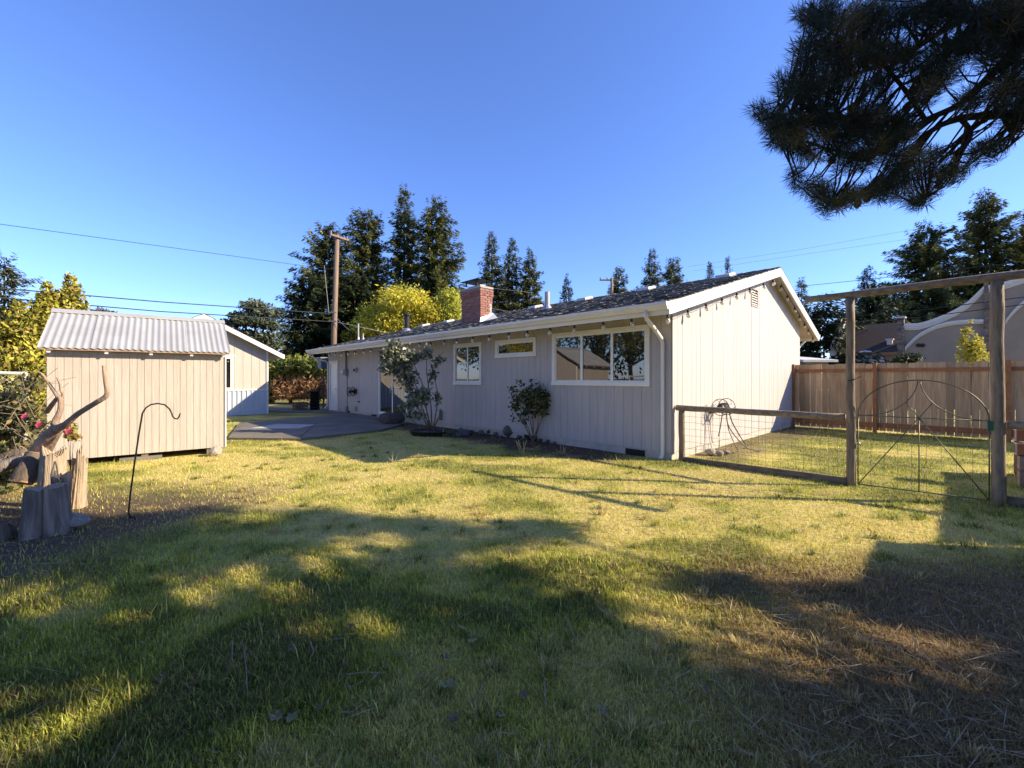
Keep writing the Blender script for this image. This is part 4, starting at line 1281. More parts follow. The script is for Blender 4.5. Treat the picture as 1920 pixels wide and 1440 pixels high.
# ================================================================== BACKGROUND TREES
DK, DK2 = (.045, .062, .024), (.19, .20, .065)
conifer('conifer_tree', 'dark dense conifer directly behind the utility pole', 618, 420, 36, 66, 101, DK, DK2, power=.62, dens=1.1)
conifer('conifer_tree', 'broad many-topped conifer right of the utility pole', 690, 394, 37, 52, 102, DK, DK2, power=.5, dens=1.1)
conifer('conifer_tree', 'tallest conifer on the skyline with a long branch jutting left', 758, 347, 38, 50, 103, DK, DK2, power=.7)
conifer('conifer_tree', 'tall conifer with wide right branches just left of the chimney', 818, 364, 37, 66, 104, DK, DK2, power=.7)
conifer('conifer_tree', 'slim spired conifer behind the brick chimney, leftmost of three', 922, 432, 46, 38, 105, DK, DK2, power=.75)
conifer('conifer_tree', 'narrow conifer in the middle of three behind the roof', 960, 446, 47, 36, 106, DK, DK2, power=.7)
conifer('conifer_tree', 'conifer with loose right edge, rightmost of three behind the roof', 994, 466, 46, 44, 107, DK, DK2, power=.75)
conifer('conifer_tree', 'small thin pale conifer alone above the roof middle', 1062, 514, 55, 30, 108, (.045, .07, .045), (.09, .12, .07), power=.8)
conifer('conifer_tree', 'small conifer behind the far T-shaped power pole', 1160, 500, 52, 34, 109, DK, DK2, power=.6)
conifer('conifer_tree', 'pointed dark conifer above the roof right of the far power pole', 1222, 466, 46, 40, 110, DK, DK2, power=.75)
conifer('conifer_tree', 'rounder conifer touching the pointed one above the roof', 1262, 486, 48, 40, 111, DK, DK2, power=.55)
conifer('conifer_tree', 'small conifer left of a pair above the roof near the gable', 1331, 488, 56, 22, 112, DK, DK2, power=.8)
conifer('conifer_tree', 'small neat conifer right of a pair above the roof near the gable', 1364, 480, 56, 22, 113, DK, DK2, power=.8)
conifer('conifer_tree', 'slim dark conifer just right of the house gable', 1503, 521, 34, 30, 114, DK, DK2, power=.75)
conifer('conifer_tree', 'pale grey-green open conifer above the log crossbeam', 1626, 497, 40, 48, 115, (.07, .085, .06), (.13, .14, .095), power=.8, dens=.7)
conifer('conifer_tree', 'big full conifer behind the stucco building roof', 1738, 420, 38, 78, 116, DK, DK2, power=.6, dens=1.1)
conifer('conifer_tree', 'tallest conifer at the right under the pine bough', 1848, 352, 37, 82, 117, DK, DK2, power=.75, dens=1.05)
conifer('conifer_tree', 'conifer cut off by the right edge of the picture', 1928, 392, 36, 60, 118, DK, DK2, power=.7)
conifer('conifer_tree', 'low dark conifer filling the gap behind the fence by the gable', 1545, 560, 27, 62, 119, (.022, .036, .016), (.05, .068, .026), power=.5, dens=1.1)
conifer('conifer_tree', 'low dark conifer behind the brown roof', 1640, 548, 31, 70, 120, (.026, .042, .018), (.055, .075, .028), power=.5)
conifer('conifer_tree', 'dark low conifer at the foot of the utility pole', 575, 520, 33, 58, 121, (.022, .036, .016), (.05, .066, .026), power=.45)
conifer('conifer_tree', 'dark low conifer between the pole and the yellow trees', 665, 520, 34, 55, 122, (.025, .04, .018), (.055, .072, .028), power=.45)
conifer('conifer_tree', 'olive spreading conifer at the left edge of the skyline', 8, 473, 21, 58, 123, (.07, .085, .04), (.15, .155, .07), power=.55, dens=1.0, size=.8)

Yp = 30
b = at(480, HZ, Yp); b.z = 0
broadleaf('pine_tree', 'rounded flat-layered pine tree beyond the garage roof', b, px_lobes(b, Yp, [(478, 575, 28, 12), (455, 592, 24, 9), (500, 588, 26, 10), (435, 606, 22, 8), (478, 605, 34, 10), (510, 612, 16, 10), (450, 625, 30, 10), (495, 632, 34, 11), (515, 648, 18, 10), (480, 655, 34, 12)]), 7000, .34, [(.05, .07, .04), (.08, .10, .055), (.11, .125, .075)], 130, wid=.35, m='needles', shell=.2, trunk_r=.25)

YEL = [(.60, .52, .05), (.50, .47, .06), (.38, .42, .07), (.66, .52, .05)]
Yy = 32
b = at(735, HZ, Yy); b.z = 0
broadleaf('yellow_tree', 'bright yellow autumn tree behind the roof left of the chimney', b, px_lobes(b, Yy, [(758, 564, 50, 28), (712, 590, 40, 24), (804, 588, 38, 26), (688, 612, 32, 24), (740, 608, 50, 28), (782, 618, 30, 22), (664, 630, 22, 18)]), 12000, .27, YEL, 131, wid=.4, droop=.35, shell=.35, trunk_r=.14)
b = at(843, HZ, Yy + .5); b.z = 0
broadleaf('yellow_tree', 'narrow yellow-green tree touching the left side of the chimney', b, px_lobes(b, Yy + .5, [(845, 560, 22, 20), (848, 585, 24, 24), (836, 606, 22, 18), (822, 590, 18, 22)]), 4500, .27, [(.52, .48, .06), (.42, .43, .07), (.32, .37, .07)], 132, wid=.4, droop=.3, shell=.35)

ARB = [(.36, .34, .045), (.24, .25, .04), (.46, .40, .06), (.14, .15, .03), (.28, .21, .06)]
def arbor(label, pxs, Y, seed, n=9000):
    b = at(pxs[0][0], HZ, Y); b.z = 0
    return broadleaf('arborvitae', label, b, px_lobes(b, Y, pxs), n, .12, ARB, seed, wid=.5, shell=.5, updir=.5, m='needles', trunk_r=.08)
def cone(x, top, w):
    return [(x, top + 14, w * .22, 15), (x + 2, top + 34, w * .45, 18), (x - 2, top + 58, w * .66, 24), (x + 2, top + 92, w * .85, 30), (x, top + 135, w, 38), (x, top + 185, w * 1.05, 46), (x - .42 * w, top + 90, w * .4, 30), (x + .45 * w, top + 100, w * .4, 30)]
arbor('yellow-green arborvitae with the tallest point, right behind the shed roof', cone(132, 514, 40), 11.5, 141)
arbor('yellow-green arborvitae, middle of the three left of the shed', cone(88, 526, 34), 11.2, 142)
arbor('broad golden arborvitae nearest the left edge above the chain-link fence', cone(35, 560, 46) + [(-15, 660, 40, 60)], 10.6, 143, 9000)
b = at(197, HZ, 30); b.z = 0
broadleaf('far_tree', 'small reddish-brown treetop just above the shed ridge', b, px_lobes(b, 30, [(190, 590, 14, 12), (205, 592, 12, 9), (236, 598, 6, 6)]), 1200, .3, [(.09, .07, .055), (.13, .09, .07)], 144, wid=.35, m='needles', shell=.1)

# hedge between garage and house
Yh = 26
b = at(545, HZ, Yh); b.z = 0
hd = broadleaf('hedge', 'overgrown laurel hedge with green top and brown dried face', b, px_lobes(b, Yh, [(525, 690, 24, 18), (558, 686, 26, 20), (590, 692, 24, 20), (608, 700, 18, 22), (515, 720, 18, 28), (600, 725, 16, 26), (505, 740, 12, 18)]), 6500, .30, [(.16, .20, .04), (.28, .30, .06), (.10, .13, .03), (.36, .34, .08)], 151, wid=.4, shell=.45, cat='hedge', trunk_name='stems')
r_ = np.random.default_rng(152)
C, D, Nn, L, W, pick = lobes_leaves(r_, px_lobes(b, Yh - .6, [(530, 722, 22, 18), (560, 724, 26, 20), (590, 722, 24, 20), (605, 728, 16, 18), (545, 738, 30, 12), (585, 738, 30, 12)]), 4200, .34, .18, .3, .5)
c = np.array([(.26, .13, .06), (.33, .19, .09), (.18, .09, .045), (.40, .27, .13)])[r_.integers(0, 4, len(C))] * (1 + r_.uniform(-.3, .3, (len(C), 1)))
o = obj('dried_foliage', poly_mesh('dried_foliage', leaf_quads(C, D, Nn, L, W), 4, 'leaves', c), hd); o['label'] = 'rust-brown dried foliage on the lower face'

# small yellow tree in front of the stucco building
b = at(1822, HZ, 17.5); b.z = 0
broadleaf('yellow_sapling', 'slim yellow sapling standing behind the fence before the stucco wall', b, px_lobes(b, 17.5, [(1812, 622, 8, 13), (1824, 650, 18, 16), (1806, 640, 8, 12), (1834, 640, 8, 14), (1822, 668, 22, 18), (1843, 662, 7, 10), (1821, 603, 3, 6)]), 1500, .13, [(.50, .42, .05), (.42, .38, .06), (.34, .33, .07)], 153, wid=.55, shell=.2, trunk_r=.03)
b = at(1705, HZ, 20); b.z = 0
broadleaf('dark_bush', 'low dark bush at the foot of the stone pilaster', b, px_lobes(b, 20, [(1705, 672, 20, 10), (1690, 676, 14, 10)]), 900, .16, [(.03, .045, .02), (.05, .07, .03)], 154, wid=.5, shell=.2, cat='bush')

# ================================================================== SHRUBS AGAINST THE HOUSE
def eucalyptus():
    r_ = np.random.default_rng(160)
    b = gr(802, 809)
    t = thing('grey_shrub', 'tall grey-green leggy shrub beside the sliding door', 'shrub', b)
    Y = b.y
    stems = [([(806, 806), (788, 775), (768, 735), (745, 690), (732, 655)], -.3), ([(808, 805), (800, 770), (792, 720), (775, 680), (757, 648)], -.5), ([(810, 805), (808, 760), (800, 700), (800, 665), (790, 650)], -.2),
             ([(812, 805), (818, 770), (822, 740), (812, 700), (803, 665)], -.1), ([(800, 808), (775, 790), (757, 775), (745, 760)], -.4), ([(812, 804), (824, 780), (826, 765)], -.2), ([(808, 803), (795, 750), (770, 705), (748, 668), (740, 645)], -.45),
             ([(806, 803), (790, 760), (765, 720), (752, 700), (738, 700)], -.6), ([(803, 720), (812, 690), (822, 668), (832, 660)], -.25)]
    tb = MB(); P = []
    for pts, dy in stems:
        pp = [at(x, y, Y + dy * i / (len(pts) - 1)) - b for i, (x, y) in enumerate(pts)]
        tb.tube(pp, [.022 * (1 - .7 * i / (len(pp) - 1)) for i in range(len(pp))], 6)
    tb.build('stems', 'pale_twig', t, True)
    lb = px_lobes(b, Y - .75, [(738, 655, 26, 20, 0), (722, 668, 16, 16, 0), (758, 672, 26, 20, 0), (745, 690, 32, 18, 0), (780, 668, 22, 12, 0), (765, 712, 22, 20, 0), (780, 742, 22, 16, 0), (768, 760, 18, 10, 0), (782, 776, 22, 11, 0), (800, 660, 12, 14, 0), (812, 700, 10, 22, 0), (820, 745, 8, 20, 0), (822, 675, 14, 8, 0), (795, 745, 16, 22, 0), (726, 690, 12, 10, 0)], .8)
    C, D, Nn, L, W, pick = lobes_leaves(r_, lb, 2500, .105, .6, .1, .25)
    cols = np.array([(.16, .18, .12), (.21, .23, .16), (.11, .13, .085), (.28, .29, .20)])[r_.integers(0, 4, len(C))] * (1 + r_.uniform(-.25, .25, (len(C), 1)))
    obj('leaves', poly_mesh('leaves', leaf_quads(C, D, Nn, L * 1.15, W * 1.25), 4, 'waxy_leaves', cols), t)
eucalyptus()

def camellia():
    r_ = np.random.default_rng(161)
    b = gr(998, 828)
    t = thing('dark_shrub', 'small dark green glossy shrub with bare forked stems below the big window', 'shrub', b)
    Y = b.y
    tb = MB()
    for pts, dy in [([(998, 828), (992, 805), (978, 785), (975, 760)], -.2), ([(999, 828), (1000, 800), (997, 770), (990, 740)], 0), ([(1000, 828), (1008, 800), (1010, 775), (1015, 745)], -.15), ([(998, 826), (985, 800), (968, 775), (962, 755)], .1), ([(1002, 825), (1012, 795), (1022, 765), (1030, 745)], -.1), ([(1000, 815), (994, 790), (1003, 765), (1005, 735)], -.25)]:
        pp = [at(x, y, Y + dy * i / (len(pts) - 1)) - b for i, (x, y) in enumerate(pts)]
        tb.tube(pp, [.019 * (1 - .65 * i / (len(pp) - 1)) for i in range(len(pp))], 6)
    tb.build('stems', 'pale_twig', t, True)
    lb = px_lobes(b, Y - .1, [(985, 735, 22, 18, 0), (970, 745, 17, 18, 0), (1005, 735, 22, 18, 0), (1020, 742, 18, 16, 0), (995, 755, 34, 20, 0), (1025, 757, 16, 14, 0), (965, 765, 13, 12, 0), (1010, 770, 22, 14, 0), (985, 775, 18, 13, 0), (1012, 720, 6, 6, 0), (995, 715, 7, 6, 0), (980, 790, 8, 7, 0), (958, 728, 8, 9, 0), (1034, 740, 9, 8, 0), (975, 716, 9, 7, 0), (1036, 765, 8, 9, 0), (962, 785, 7, 7, 0)], .9)
    C, D, Nn, L, W, pick = lobes_leaves(r_, lb, 1500, .085, .5, .05, .15)
    cols = np.array([(.05, .07, .028), (.09, .11, .04), (.035, .05, .022), (.16, .16, .055)])[r_.integers(0, 4, len(C))] * (1 + r_.uniform(-.25, .25, (len(C), 1)))
    obj('leaves', poly_mesh('leaves', leaf_quads(C, D, Nn, L * 1.1, W * 1.2), 4, 'waxy_leaves', cols), t)
camellia()

def weeds_left():
    """vines and dry stems over the chain-link fence"""
    Y = 5.7
    b = at(20, HZ, Y); b.z = 0
    t = broadleaf('overgrown_vine', 'tangled leafy vine with dry stems covering the chain-link fence at the left', b, px_lobes(b, Y, [(20, 800, 34, 40), (0, 760, 40, 46), (48, 770, 22, 40), (25, 850, 44, 34), (70, 800, 18, 26), (55, 720, 20, 22), (10, 900, 40, 34), (-40, 820, 50, 90), (-50, 930, 50, 50)]), 5200, .085, [(.07, .09, .04), (.12, .13, .05), (.20, .18, .07), (.26, .20, .09), (.05, .06, .03)], 170, wid=.55, shell=.2, cat='vine', limbs=False)
    r_ = random.Random(8); st = MB(); o = Vector(t.location)
    for i in range(90):
        x, y = r_.uniform(-30, 82), r_.uniform(715, 900)
        p = at(x, y, Y + r_.uniform(-.5, .3)) - o
        d = Vector((r_.uniform(-1, 1), r_.uniform(-.5, .5), r_.uniform(-.6, 1))).normalized() * r_.uniform(.15, .5)
        st.tube([p, p + d * .5 + Vector((0, 0, r_.uniform(-.03, .03))), p + d], .003, 4)
    st.build('dry_stems', 'pale_twig', t)
    fl = MB()
    for x, y in ((43, 788), (70, 803), (126, 816)):
        p = at(x, y, 5.15 if x < 100 else 4.9) - o
        fl._add([p, p + Vector((.05, 0, .03)), p + Vector((.035, .02, .085)), p + Vector((-.01, .01, .05))], [(0, 1, 2, 3)])
        fl._add([p, p + Vector((.01, .04, .04)), p + Vector((.0, .03, .09)), p + Vector((-.03, .0, .04))], [(0, 1, 2, 3)])
    m, nt, bb = new_mat('pink_leaf'); bb.inputs['Base Color'].default_value = (.55, .06, .12, 1); bb.inputs['Roughness'].default_value = .6
    fl.build('pink_leaves', 'pink_leaf', t)
weeds_left()
b = at(132, HZ, 5.3); b.z = .0
broadleaf('autumn_seedling', 'small yellow-and-orange leafy seedling against the shed wall beside the dead tree', b, px_lobes(b, 5.3, [(133, 802, 9, 16), (140, 822, 10, 10), (128, 815, 8, 8)]), 150, .06, [(.30, .28, .05), (.20, .22, .05), (.42, .20, .05)], 171, wid=.6, shell=.1, cat='plant', trunk_r=.008, trunk_name='stem')

# ================================================================== BED DETAILS
rock('boulder', 'large grey boulder half hidden behind the leggy grey shrub', house_w(-.75, 9.1, 0), (.45, .38, .36), 31, 'dark_stone')
rock('boulder', 'squarish dark boulder between the two shrubs below the transom window', gr(954, 818), (.17, .15, .19), 34, 'dark_stone', flat=.9)
bedr = [(866, 812, .13), (884, 814, .10), (902, 815, .12), (918, 812, .13), (930, 817, .09), (973, 822, .08), (985, 826, .07), (1012, 829, .08), (1026, 830, .07), (860, 818, .08), (845, 815, .07), (1040, 833, .06), (940, 821, .06)]
for i, (x, y, s) in enumerate(sorted(bedr)):
    order = ['first', 'second', 'third', 'fourth', 'fifth', 'sixth', 'seventh', 'eighth', 'ninth', 'tenth', 'eleventh', 'twelfth', 'thirteenth'][i]
    rock('bed_stone', order + ' dark edging stone from the planter along the shaded house wall', gr(x, y), (s, s * .85, s * .9), 40 + i, 'dark_stone', 'stones edging the house bed')
for i, (x, y, s) in enumerate([(1331, 852, .13), (1350, 853, .10), (1362, 851, .08)]):
    rock('pale_stone', ['larger pale rock at the foot of the gable wall beside the hose', 'middle pale rock under the hose reel', 'smallest pale rock right of the hose end'][i], gr(x, y), (s, s * .8, s * .8), 60 + i)
def basin():
    p = gr(802, 815)
    t = thing('planter_basin', 'low dark plastic planter edging around the grey shrub base', 'planter', p, R(-20))
    prof = [(.46, -.02), (.52, .09), (.545, .095), (.545, .105), (.50, .105), (.44, .04)]
    m = MB().lathe(prof, 24); o = m.build('rim', 'black_plastic', t, True); o.scale = (1.0, .62, 1)
    s = MB().lathe([(.47, .02), (.45, .07), (.1, .1)], 20).build('soil', 'soil', t, True); s.scale = (1, .6, 1)
basin()
def tub():
    p = gr(870, 816)
    t = thing('storage_tub', 'small grey-blue plastic tub in the bed between shrubs', 'tub', p, R(15))
    m = MB()
    m.hexa([(-.1, -.07, 0), (.1, -.07, 0), (.1, .07, 0), (-.1, .07, 0), (-.12, -.085, .13), (.12, -.085, .13), (.12, .085, .13), (-.12, .085, .13)])
    m.build('body', 'blue_tub', t)
    MB().box(-.13, .13, -.095, .095, .131, .15).build('lid', 'blue_tub', t)
tub()
b = gr(850, 812)
MBs = thing('garden_stake', 'short pale wooden stake at the planter edge', 'stake', gr(831, 817))
MB().extrude([(-.012, -.01, -.05), (.012, -.01, -.05), (.012, -.01, .17), (0, -.01, .19), (-.012, -.01, .17)], (0, .02, 0)).build('shaft', 'tan_wood', MBs)

# dark bins by the far corner
def pots():
    p = house_w(-.35, 17.3, 0)
    t = thing('pot_stack', 'stack of dark nursery pots standing at the far corner of the house', 'pots', p)
    for k in range(6):
        MB().lathe([(.19, 0), (.23, .12), (.24, .12), (.24, .145), (.2, .145)], 14, Matrix.Translation((0, 0, k * .15))).build('pot', 'black_plastic', t, True)
    p = house_w(-.9, 17.6, 0)
    t = thing('dark_crate', 'low dark crate beside the stacked pots at the far house corner', 'crate', p, HROT)
    for z in (0, .14, .28):
        MB().box(-.25, .25, -.3, -.28, z, z + .1).build('slat', 'old_board', t)
        MB().box(-.25, -.23, -.28, .28, z, z + .1).build('slat', 'old_board', t)
        MB().box(.23, .25, -.28, .28, z, z + .1).build('slat', 'old_board', t)
        MB().box(-.25, .25, .28, .3, z, z + .1).build('slat', 'old_board', t)
    for a in (-.22, .22):
        for c in (-.26, .26): MB().box(a - .015, a + .015, c - .015, c + .015, -.01, .4).build('corner_post', 'old_board', t)
pots()

# ================================================================== POLES, WIRES, FAR HOUSES
PY = 25.0
def utility_pole():
    b = at(622, HZ, PY); b.z = 0
    t = thing('utility_pole', 'tall brown wooden utility pole with short crossarm at the left', 'utility pole', b)
    top = at(632.5, 441, PY) - b
    MB().tube([(0, 0, -.3), top * .5, top], [.17, .15, .12], 12).build('shaft', 'pole_wood', t, True)
    a = top - Vector((0, 0, .15))
    MB().box(-.62, .62, -.05, .05, -.05, .05, Matrix.Translation(a) @ Matrix.Rotation(R(60), 4, 'Z') @ Matrix.Translation((0, -.17, 0))).build('crossarm', 'pole_wood', t)
    for s in (-.55, .55):
        M = Matrix.Translation(a) @ Matrix.Rotation(R(60), 4, 'Z') @ Matrix.Translation((s, -.17, .06))
        MB().lathe([(.03, 0), (.055, .05), (.03, .09), (.05, .13), (.02, .17)], 8, M).build('insulator', 'grey_box', t)
    for z in (587, 603):
        c = at(626, z, PY) - b
        MB().box(-.25, .25, -.03, .03, -.03, .03, Matrix.Translation(c + Vector((0, -.2, 0)))).build('bracket', 'grey_box', t)
    MB().tube([at(608, 498, PY - .3) - b, at(612, 540, PY - .3) - b, at(617, 590, PY - .2) - b], .018, 5).build('guy_line', 'pale_cable', t)
    return b, top
utility_pole()
def far_pole():
    b = at(1148, HZ, 48); b.z = 0
    t = thing('utility_pole', 'distant pale T-shaped power pole above the roof', 'utility pole', b)
    top = at(1147, 521, 48) - b
    MB().tube([(0, 0, 0), top], [.2, .15], 8).build('shaft', 'pole_wood', t, True)
    MB().box(-1.35, 1.1, -.06, .06, -.07, .07, Matrix.Translation(top - Vector((0, 0, .25)))).build('crossarm', 'pole_wood', t)
    for x in (-1.25, -.5, .95): MB().lathe([(.05, 0), (.09, .1), (.04, .3)], 8, Matrix.Translation(top + Vector((x, 0, -.18)))).build('insulator', 'grey_box', t)
far_pole()
def wire(label, pts, r=.013, sag=.0, m='cable'):
    P = [at(*p) for p in pts]
    o = P[0].copy()
    out = []
    for i in range(len(P) - 1):
        for k in range(10):
            s = k / 10
            q = P[i].lerp(P[i + 1], s); q.z -= sag * 4 * s * (1 - s)
            out.append(q - o)
    out.append(P[-1] - o)
    w = MB().tube(out, r, 5).build('power_line', m, None, True, o)
    tag(w, label, 'power line')
wire('high single wire crossing the left sky down to the utility pole', [(-60, 412, 16), (560, 497, 24), (628, 505, PY - .1)], .012)
wire('upper of two thick cables running left from the utility pole above the shed', [(-60, 535, 13), (300, 566, 18), (620, 588, PY - .3)], .022)
wire('lower of two thick cables running left from the utility pole above the shed', [(-60, 553, 13), (300, 584, 18), (620, 603, PY - .3)], .022)
wire('thin wire sloping right from the pole top across the conifers', [(632, 455, PY), (760, 530, 30), (880, 580, 36)], .006, m='cable')
wire('thin wire from mid-pole sloping right behind the yellow tree', [(628, 510, PY), (720, 560, 29), (800, 592, 33)], .006, m='cable')
wire('service drop from the utility pole to the mast on the far roof end', [(626, 589, PY - .2), (640, 606, PY - 2), (654, 618, 21.5)], .012, m='pale_cable')
wire('cable from the pole running right along the roof line', [(626, 603, PY - .2), (670, 612, PY), (735, 626, PY + 2)], .014, m='pale_cable')
wire('faint upper wire climbing to the right above the gable', [(1290, 500, 60), (1500, 468, 50), (1930, 392, 40)], .012, m='pale_cable')
wire('faint lower wire climbing to the right above the gable', [(1300, 508, 60), (1500, 478, 50), (1930, 415, 40)], .012, m='pale_cable')
wire('dark wire running right from behind the gable above the crossbeam', [(1490, 538, 30), (1665, 520, 27), (1960, 486, 22)], .016)
wire('upper thick cable passing in front of the stucco building', [(1480, 602, 24), (1700, 585, 20), (1960, 552, 16)], .018)
wire('lower thick cable passing in front of the stucco building', [(1480, 612, 24), (1700, 598, 20), (1960, 566, 16)], .018)
wire('thin wire behind the chimney among the three conifers, upper', [(900, 538, 40), (1000, 549, 42)], .014, m='pale_cable')
wire('thin wire behind the chimney among the three conifers, lower', [(900, 575, 40), (980, 588, 42)], .014, m='pale_cable')

def doormat():
    c = gr(728, 791); 
    t = thing('doormat', 'dark doormat on the patio in front of the sliding door', 'doormat', (c.x, c.y, .05), HROT)
    MB().box(-.28, .28, -.5, .5, 0, .012).build('mat', 'black_plastic', t)
    MB().box(-.25, .25, -.46, .46, .0125, .017).build('pile', 'old_board', t)
doormat()
def post_box():
    p = at(606.5, HZ, 21.6); p.z = 0
    t = thing('post_box', 'grey-blue box on a dark post beyond the far corner of the house', 'post box', p, HROT)
    MB().tube([(0, 0, -.1), (0, 0, 2.5)], .05, 8).build('post', 'bark', t)
    MB().box(-.2, .2, -.22, .22, 1.98, 2.5).build('box', 'blue_tub', t)
    MB().box(-.23, .23, -.25, .25, 2.501, 2.54).build('lid', 'grey_box', t)
    MB().tube([(0, 0, 1.35), (-.1, .5, 1.0), (-.2, 1.0, .55)], .045, 6).build('brace', 'bark', t)
post_box()
def far_house(name, label, px0, px1, peak, eave, Y, mroof, mwall, chim=None):
    k = Y / F; x0 = (px0 - CX) * k; W = (px1 - px0) * k
    b = Vector((x0, Y, 0))
    t = thing(name, label, 'house', b)
    ze = CAMZ + (HZ - eave) * k; zp = CAMZ + (HZ - peak) * k
    MB().box(.3, W - .3, .3, 7.0, 0, ze).build('wall', mwall, t)
    w = MB().box(W * .3, W * .3 + 1.1, .24, .298, ze - 1.5, ze - .5).build('window', 'white_paint', t)
    MB().box(W * .3 + .1, W * .3 + 1.0, .22, .239, ze - 1.4, ze - .6).build('pane', 'window_glass', w)
    r = MB().extrude([(0, 0, ze - .02), (0, 3.6, zp), (0, 7.3, ze - .02), (0, 7.3, ze + .1), (0, 3.6, zp + .14), (0, 0, ze + .1)], (W, 0, 0)).build('roof', mroof, t)
    if chim:
        cx = (chim - px0) * k
        MB().box(cx - .35, cx + .35, 3.2, 3.9, zp - .4, zp + .9).build('chimney', 'brick', r)
far_house('far_house', 'distant house with pale sunlit roof above the hedge', 528, 612, 656, 668, 44, 'pale_roof', 'garage_siding')
far_house('far_house', 'distant house with pale roof and chimney beyond the garage', 440, 528, 660, 672, 52, 'pale_roof', 'garage_siding', 508)
p = at(538, 690, 42); p.z = 0
fl = thing('flue_pipe', 'dark flue pipe standing above the hedge', 'pipe', p)
MB().tube([(0, 0, 0), (0, 0, CAMZ + 60 / F * 42)], .2, 10).build('pipe', 'black_metal', fl)
MB().lathe([(.3, 0), (.3, .25), (.1, .4)], 10, Matrix.Translation((0, 0, CAMZ + 60 / F * 42))).build('cap', 'black_metal', fl)

# ================================================================== STUCCO BUILDING
def stucco_building():
    n = HV.copy(); d = -HU
    o = at(1684, HZ, 24.5); o.z = 0
    T = thing('stucco_building', 'tan stucco building with curved white trim, stone pilasters and brown roof', 'building', o, math.atan2(d.y, d.x))
    def lp(px, py, off=0.0):
        q = on_plane(px, py, o - n * off, n) - o
        return (q.dot(d), -off, q.z)
    top = [(1695, 607), (1708, 607.5), (1722, 607), (1738, 603), (1755, 597), (1775, 589), (1795, 579), (1815, 566), (1830, 552), (1845, 537)]
    top2 = [(1853, 536), (1868, 533), (1890, 528), (1920, 518), (1960, 503), (2010, 490)]
    def wall_part(tp, name='wall'):
        P = [lp(x, y) for x, y in tp]
        poly = [(P[0][0], 0, 0)] + P[:0] + [(P[-1][0], 0, 0)] + [p for p in reversed(P)]
        return MB().extrude(poly, (0, .4, 0)).build(name, 'stucco', T)
    w1 = wall_part(top); w2 = wall_part(top2)
    def band(pts, wd, name, parent):
        """moulding of real depth following the curve"""
        for k, (a, b, dep) in enumerate(((-.02, wd * .45, .16), (wd * .45 + .002, wd * .75, .11), (wd * .75 + .002, wd, .06))):
            m = MB()
            for i in range(len(pts) - 1):
                p, q = Vector(lp(*pts[i])), Vector(lp(*pts[i + 1]))
                m.hexa([(p.x, -dep, p.z - b), (q.x, -dep, q.z - b), (q.x, -.002, q.z - b), (p.x, -.002, p.z - b), (p.x, -dep, p.z - a), (q.x, -dep, q.z - a), (q.x, -.002, q.z - a), (p.x, -.002, p.z - a)])
            m.build(name, 'stucco_trim', parent)
    band(top, .34, 'coping', w1); band(top2, .34, 'coping', w2)
    arc = [(1697, 652), (1704, 644), (1714, 634), (1726, 625), (1740, 617), (1756, 610), (1774, 605), (1796, 601.5), (1820, 600), (1845, 600)]
    band(arc, .20, 'arch_moulding', w1)
    band([(1885, 601), (1895, 588), (1908, 574), (1925, 560), (1950, 546)], .20, 'arch_moulding', w2)
    for px0, px1, t0 in ((1683, 1695, 597), (1845, 1853, 528)):
        a = lp(px0, 670); c = lp(px1, 670); zt = lp(px0, t0)[2]
        pil = MB().box(a[0], c[0], -.12, .3, 0, zt).build('pilaster', 'mortar', T)
        z = .4; rr = random.Random(px0)
        while z < zt - .06:
            h = rr.choice((.09, .12, .15)); x = a[0] - .02
            while x < c[0] + .01:
                wd = min(rr.uniform(.16, .38), c[0] + .02 - x)
                if wd > .05 and z > .9: MB().box(x + .004, x + wd - .004, -.12 - rr.uniform(.03, .08), -.121, z, min(z + h - .008, zt)).build('ledge_stone', 'ledge_stone', pil)
                x += wd
            z += h
        MB().box(a[0] - .08, c[0] + .08, -.24, .34, zt + .002, zt + .07).build('cap', 'stucco_trim', pil)
    for px in (1722, 1730):
        q = lp(px, 647.5)
        MB().lathe([(.10, 0), (.10, .08), (.05, .12)], 12, Matrix.Translation((q[0], -.0, q[2])) @ Matrix.Rotation(R(90), 4, 'X')).build('wall_lamp', 'black_metal', w1)
    # brown roof to the left
    a = Vector(lp(1590, 603)); bL = Vector(lp(1578, 664)); bR = Vector(lp(1684, 662)); c = Vector(lp(1684, 597))
    dep = 2.4
    rf = MB().hexa([(bL.x - .3, -.5, bL.z - .12), (bR.x, -.5, bL.z - .12), (bR.x, dep, c.z - .12), (bL.x - .0, dep, c.z - .12),
                    (bL.x - .3, -.5, bL.z), (bR.x, -.5, bL.z), (bR.x, dep, c.z), (bL.x - .0, dep, c.z)]).build('roof', 'brown_roof', T)
    MB().box(bL.x - .3, bR.x, -.56, -.502, bL.z - .16, bL.z + .0).build('fascia', 'rail_wood', rf)
    MB().box(bL.x + .1, bR.x - .02, -.1, dep + 3, 0, bL.z - .13).build('wall', 'stucco', T)
    qx = lp(1667, 640)[0]
    v = MB().box(qx - .12, qx + .12, .2, .55, bL.z + .35, bL.z + .75).build('roof_vent', 'stucco_trim', rf)
    MB().box(qx - .17, qx + .17, .15, .6, bL.z + .751, bL.z + .81).build('cap', 'stucco_trim', v)
    MB().hexa([(qx + .3, .1, bL.z + .25), (qx + .9, .1, bL.z + .25), (qx + .9, 1.2, bL.z + .7), (qx + .6, 1.2, bL.z + .7), (qx + .55, .12, bL.z + .5), (qx + .9, .12, bL.z + .7), (qx + .9, 1.2, bL.z + .9), (qx + .62, 1.2, bL.z + .9)]).build('cricket', 'stucco', rf)
    # white curved gable trim at the roof's left end
    m = MB(); pr = [(1563, 668), (1564, 652), (1568, 640), (1574, 625), (1578, 606), (1580, 598)]
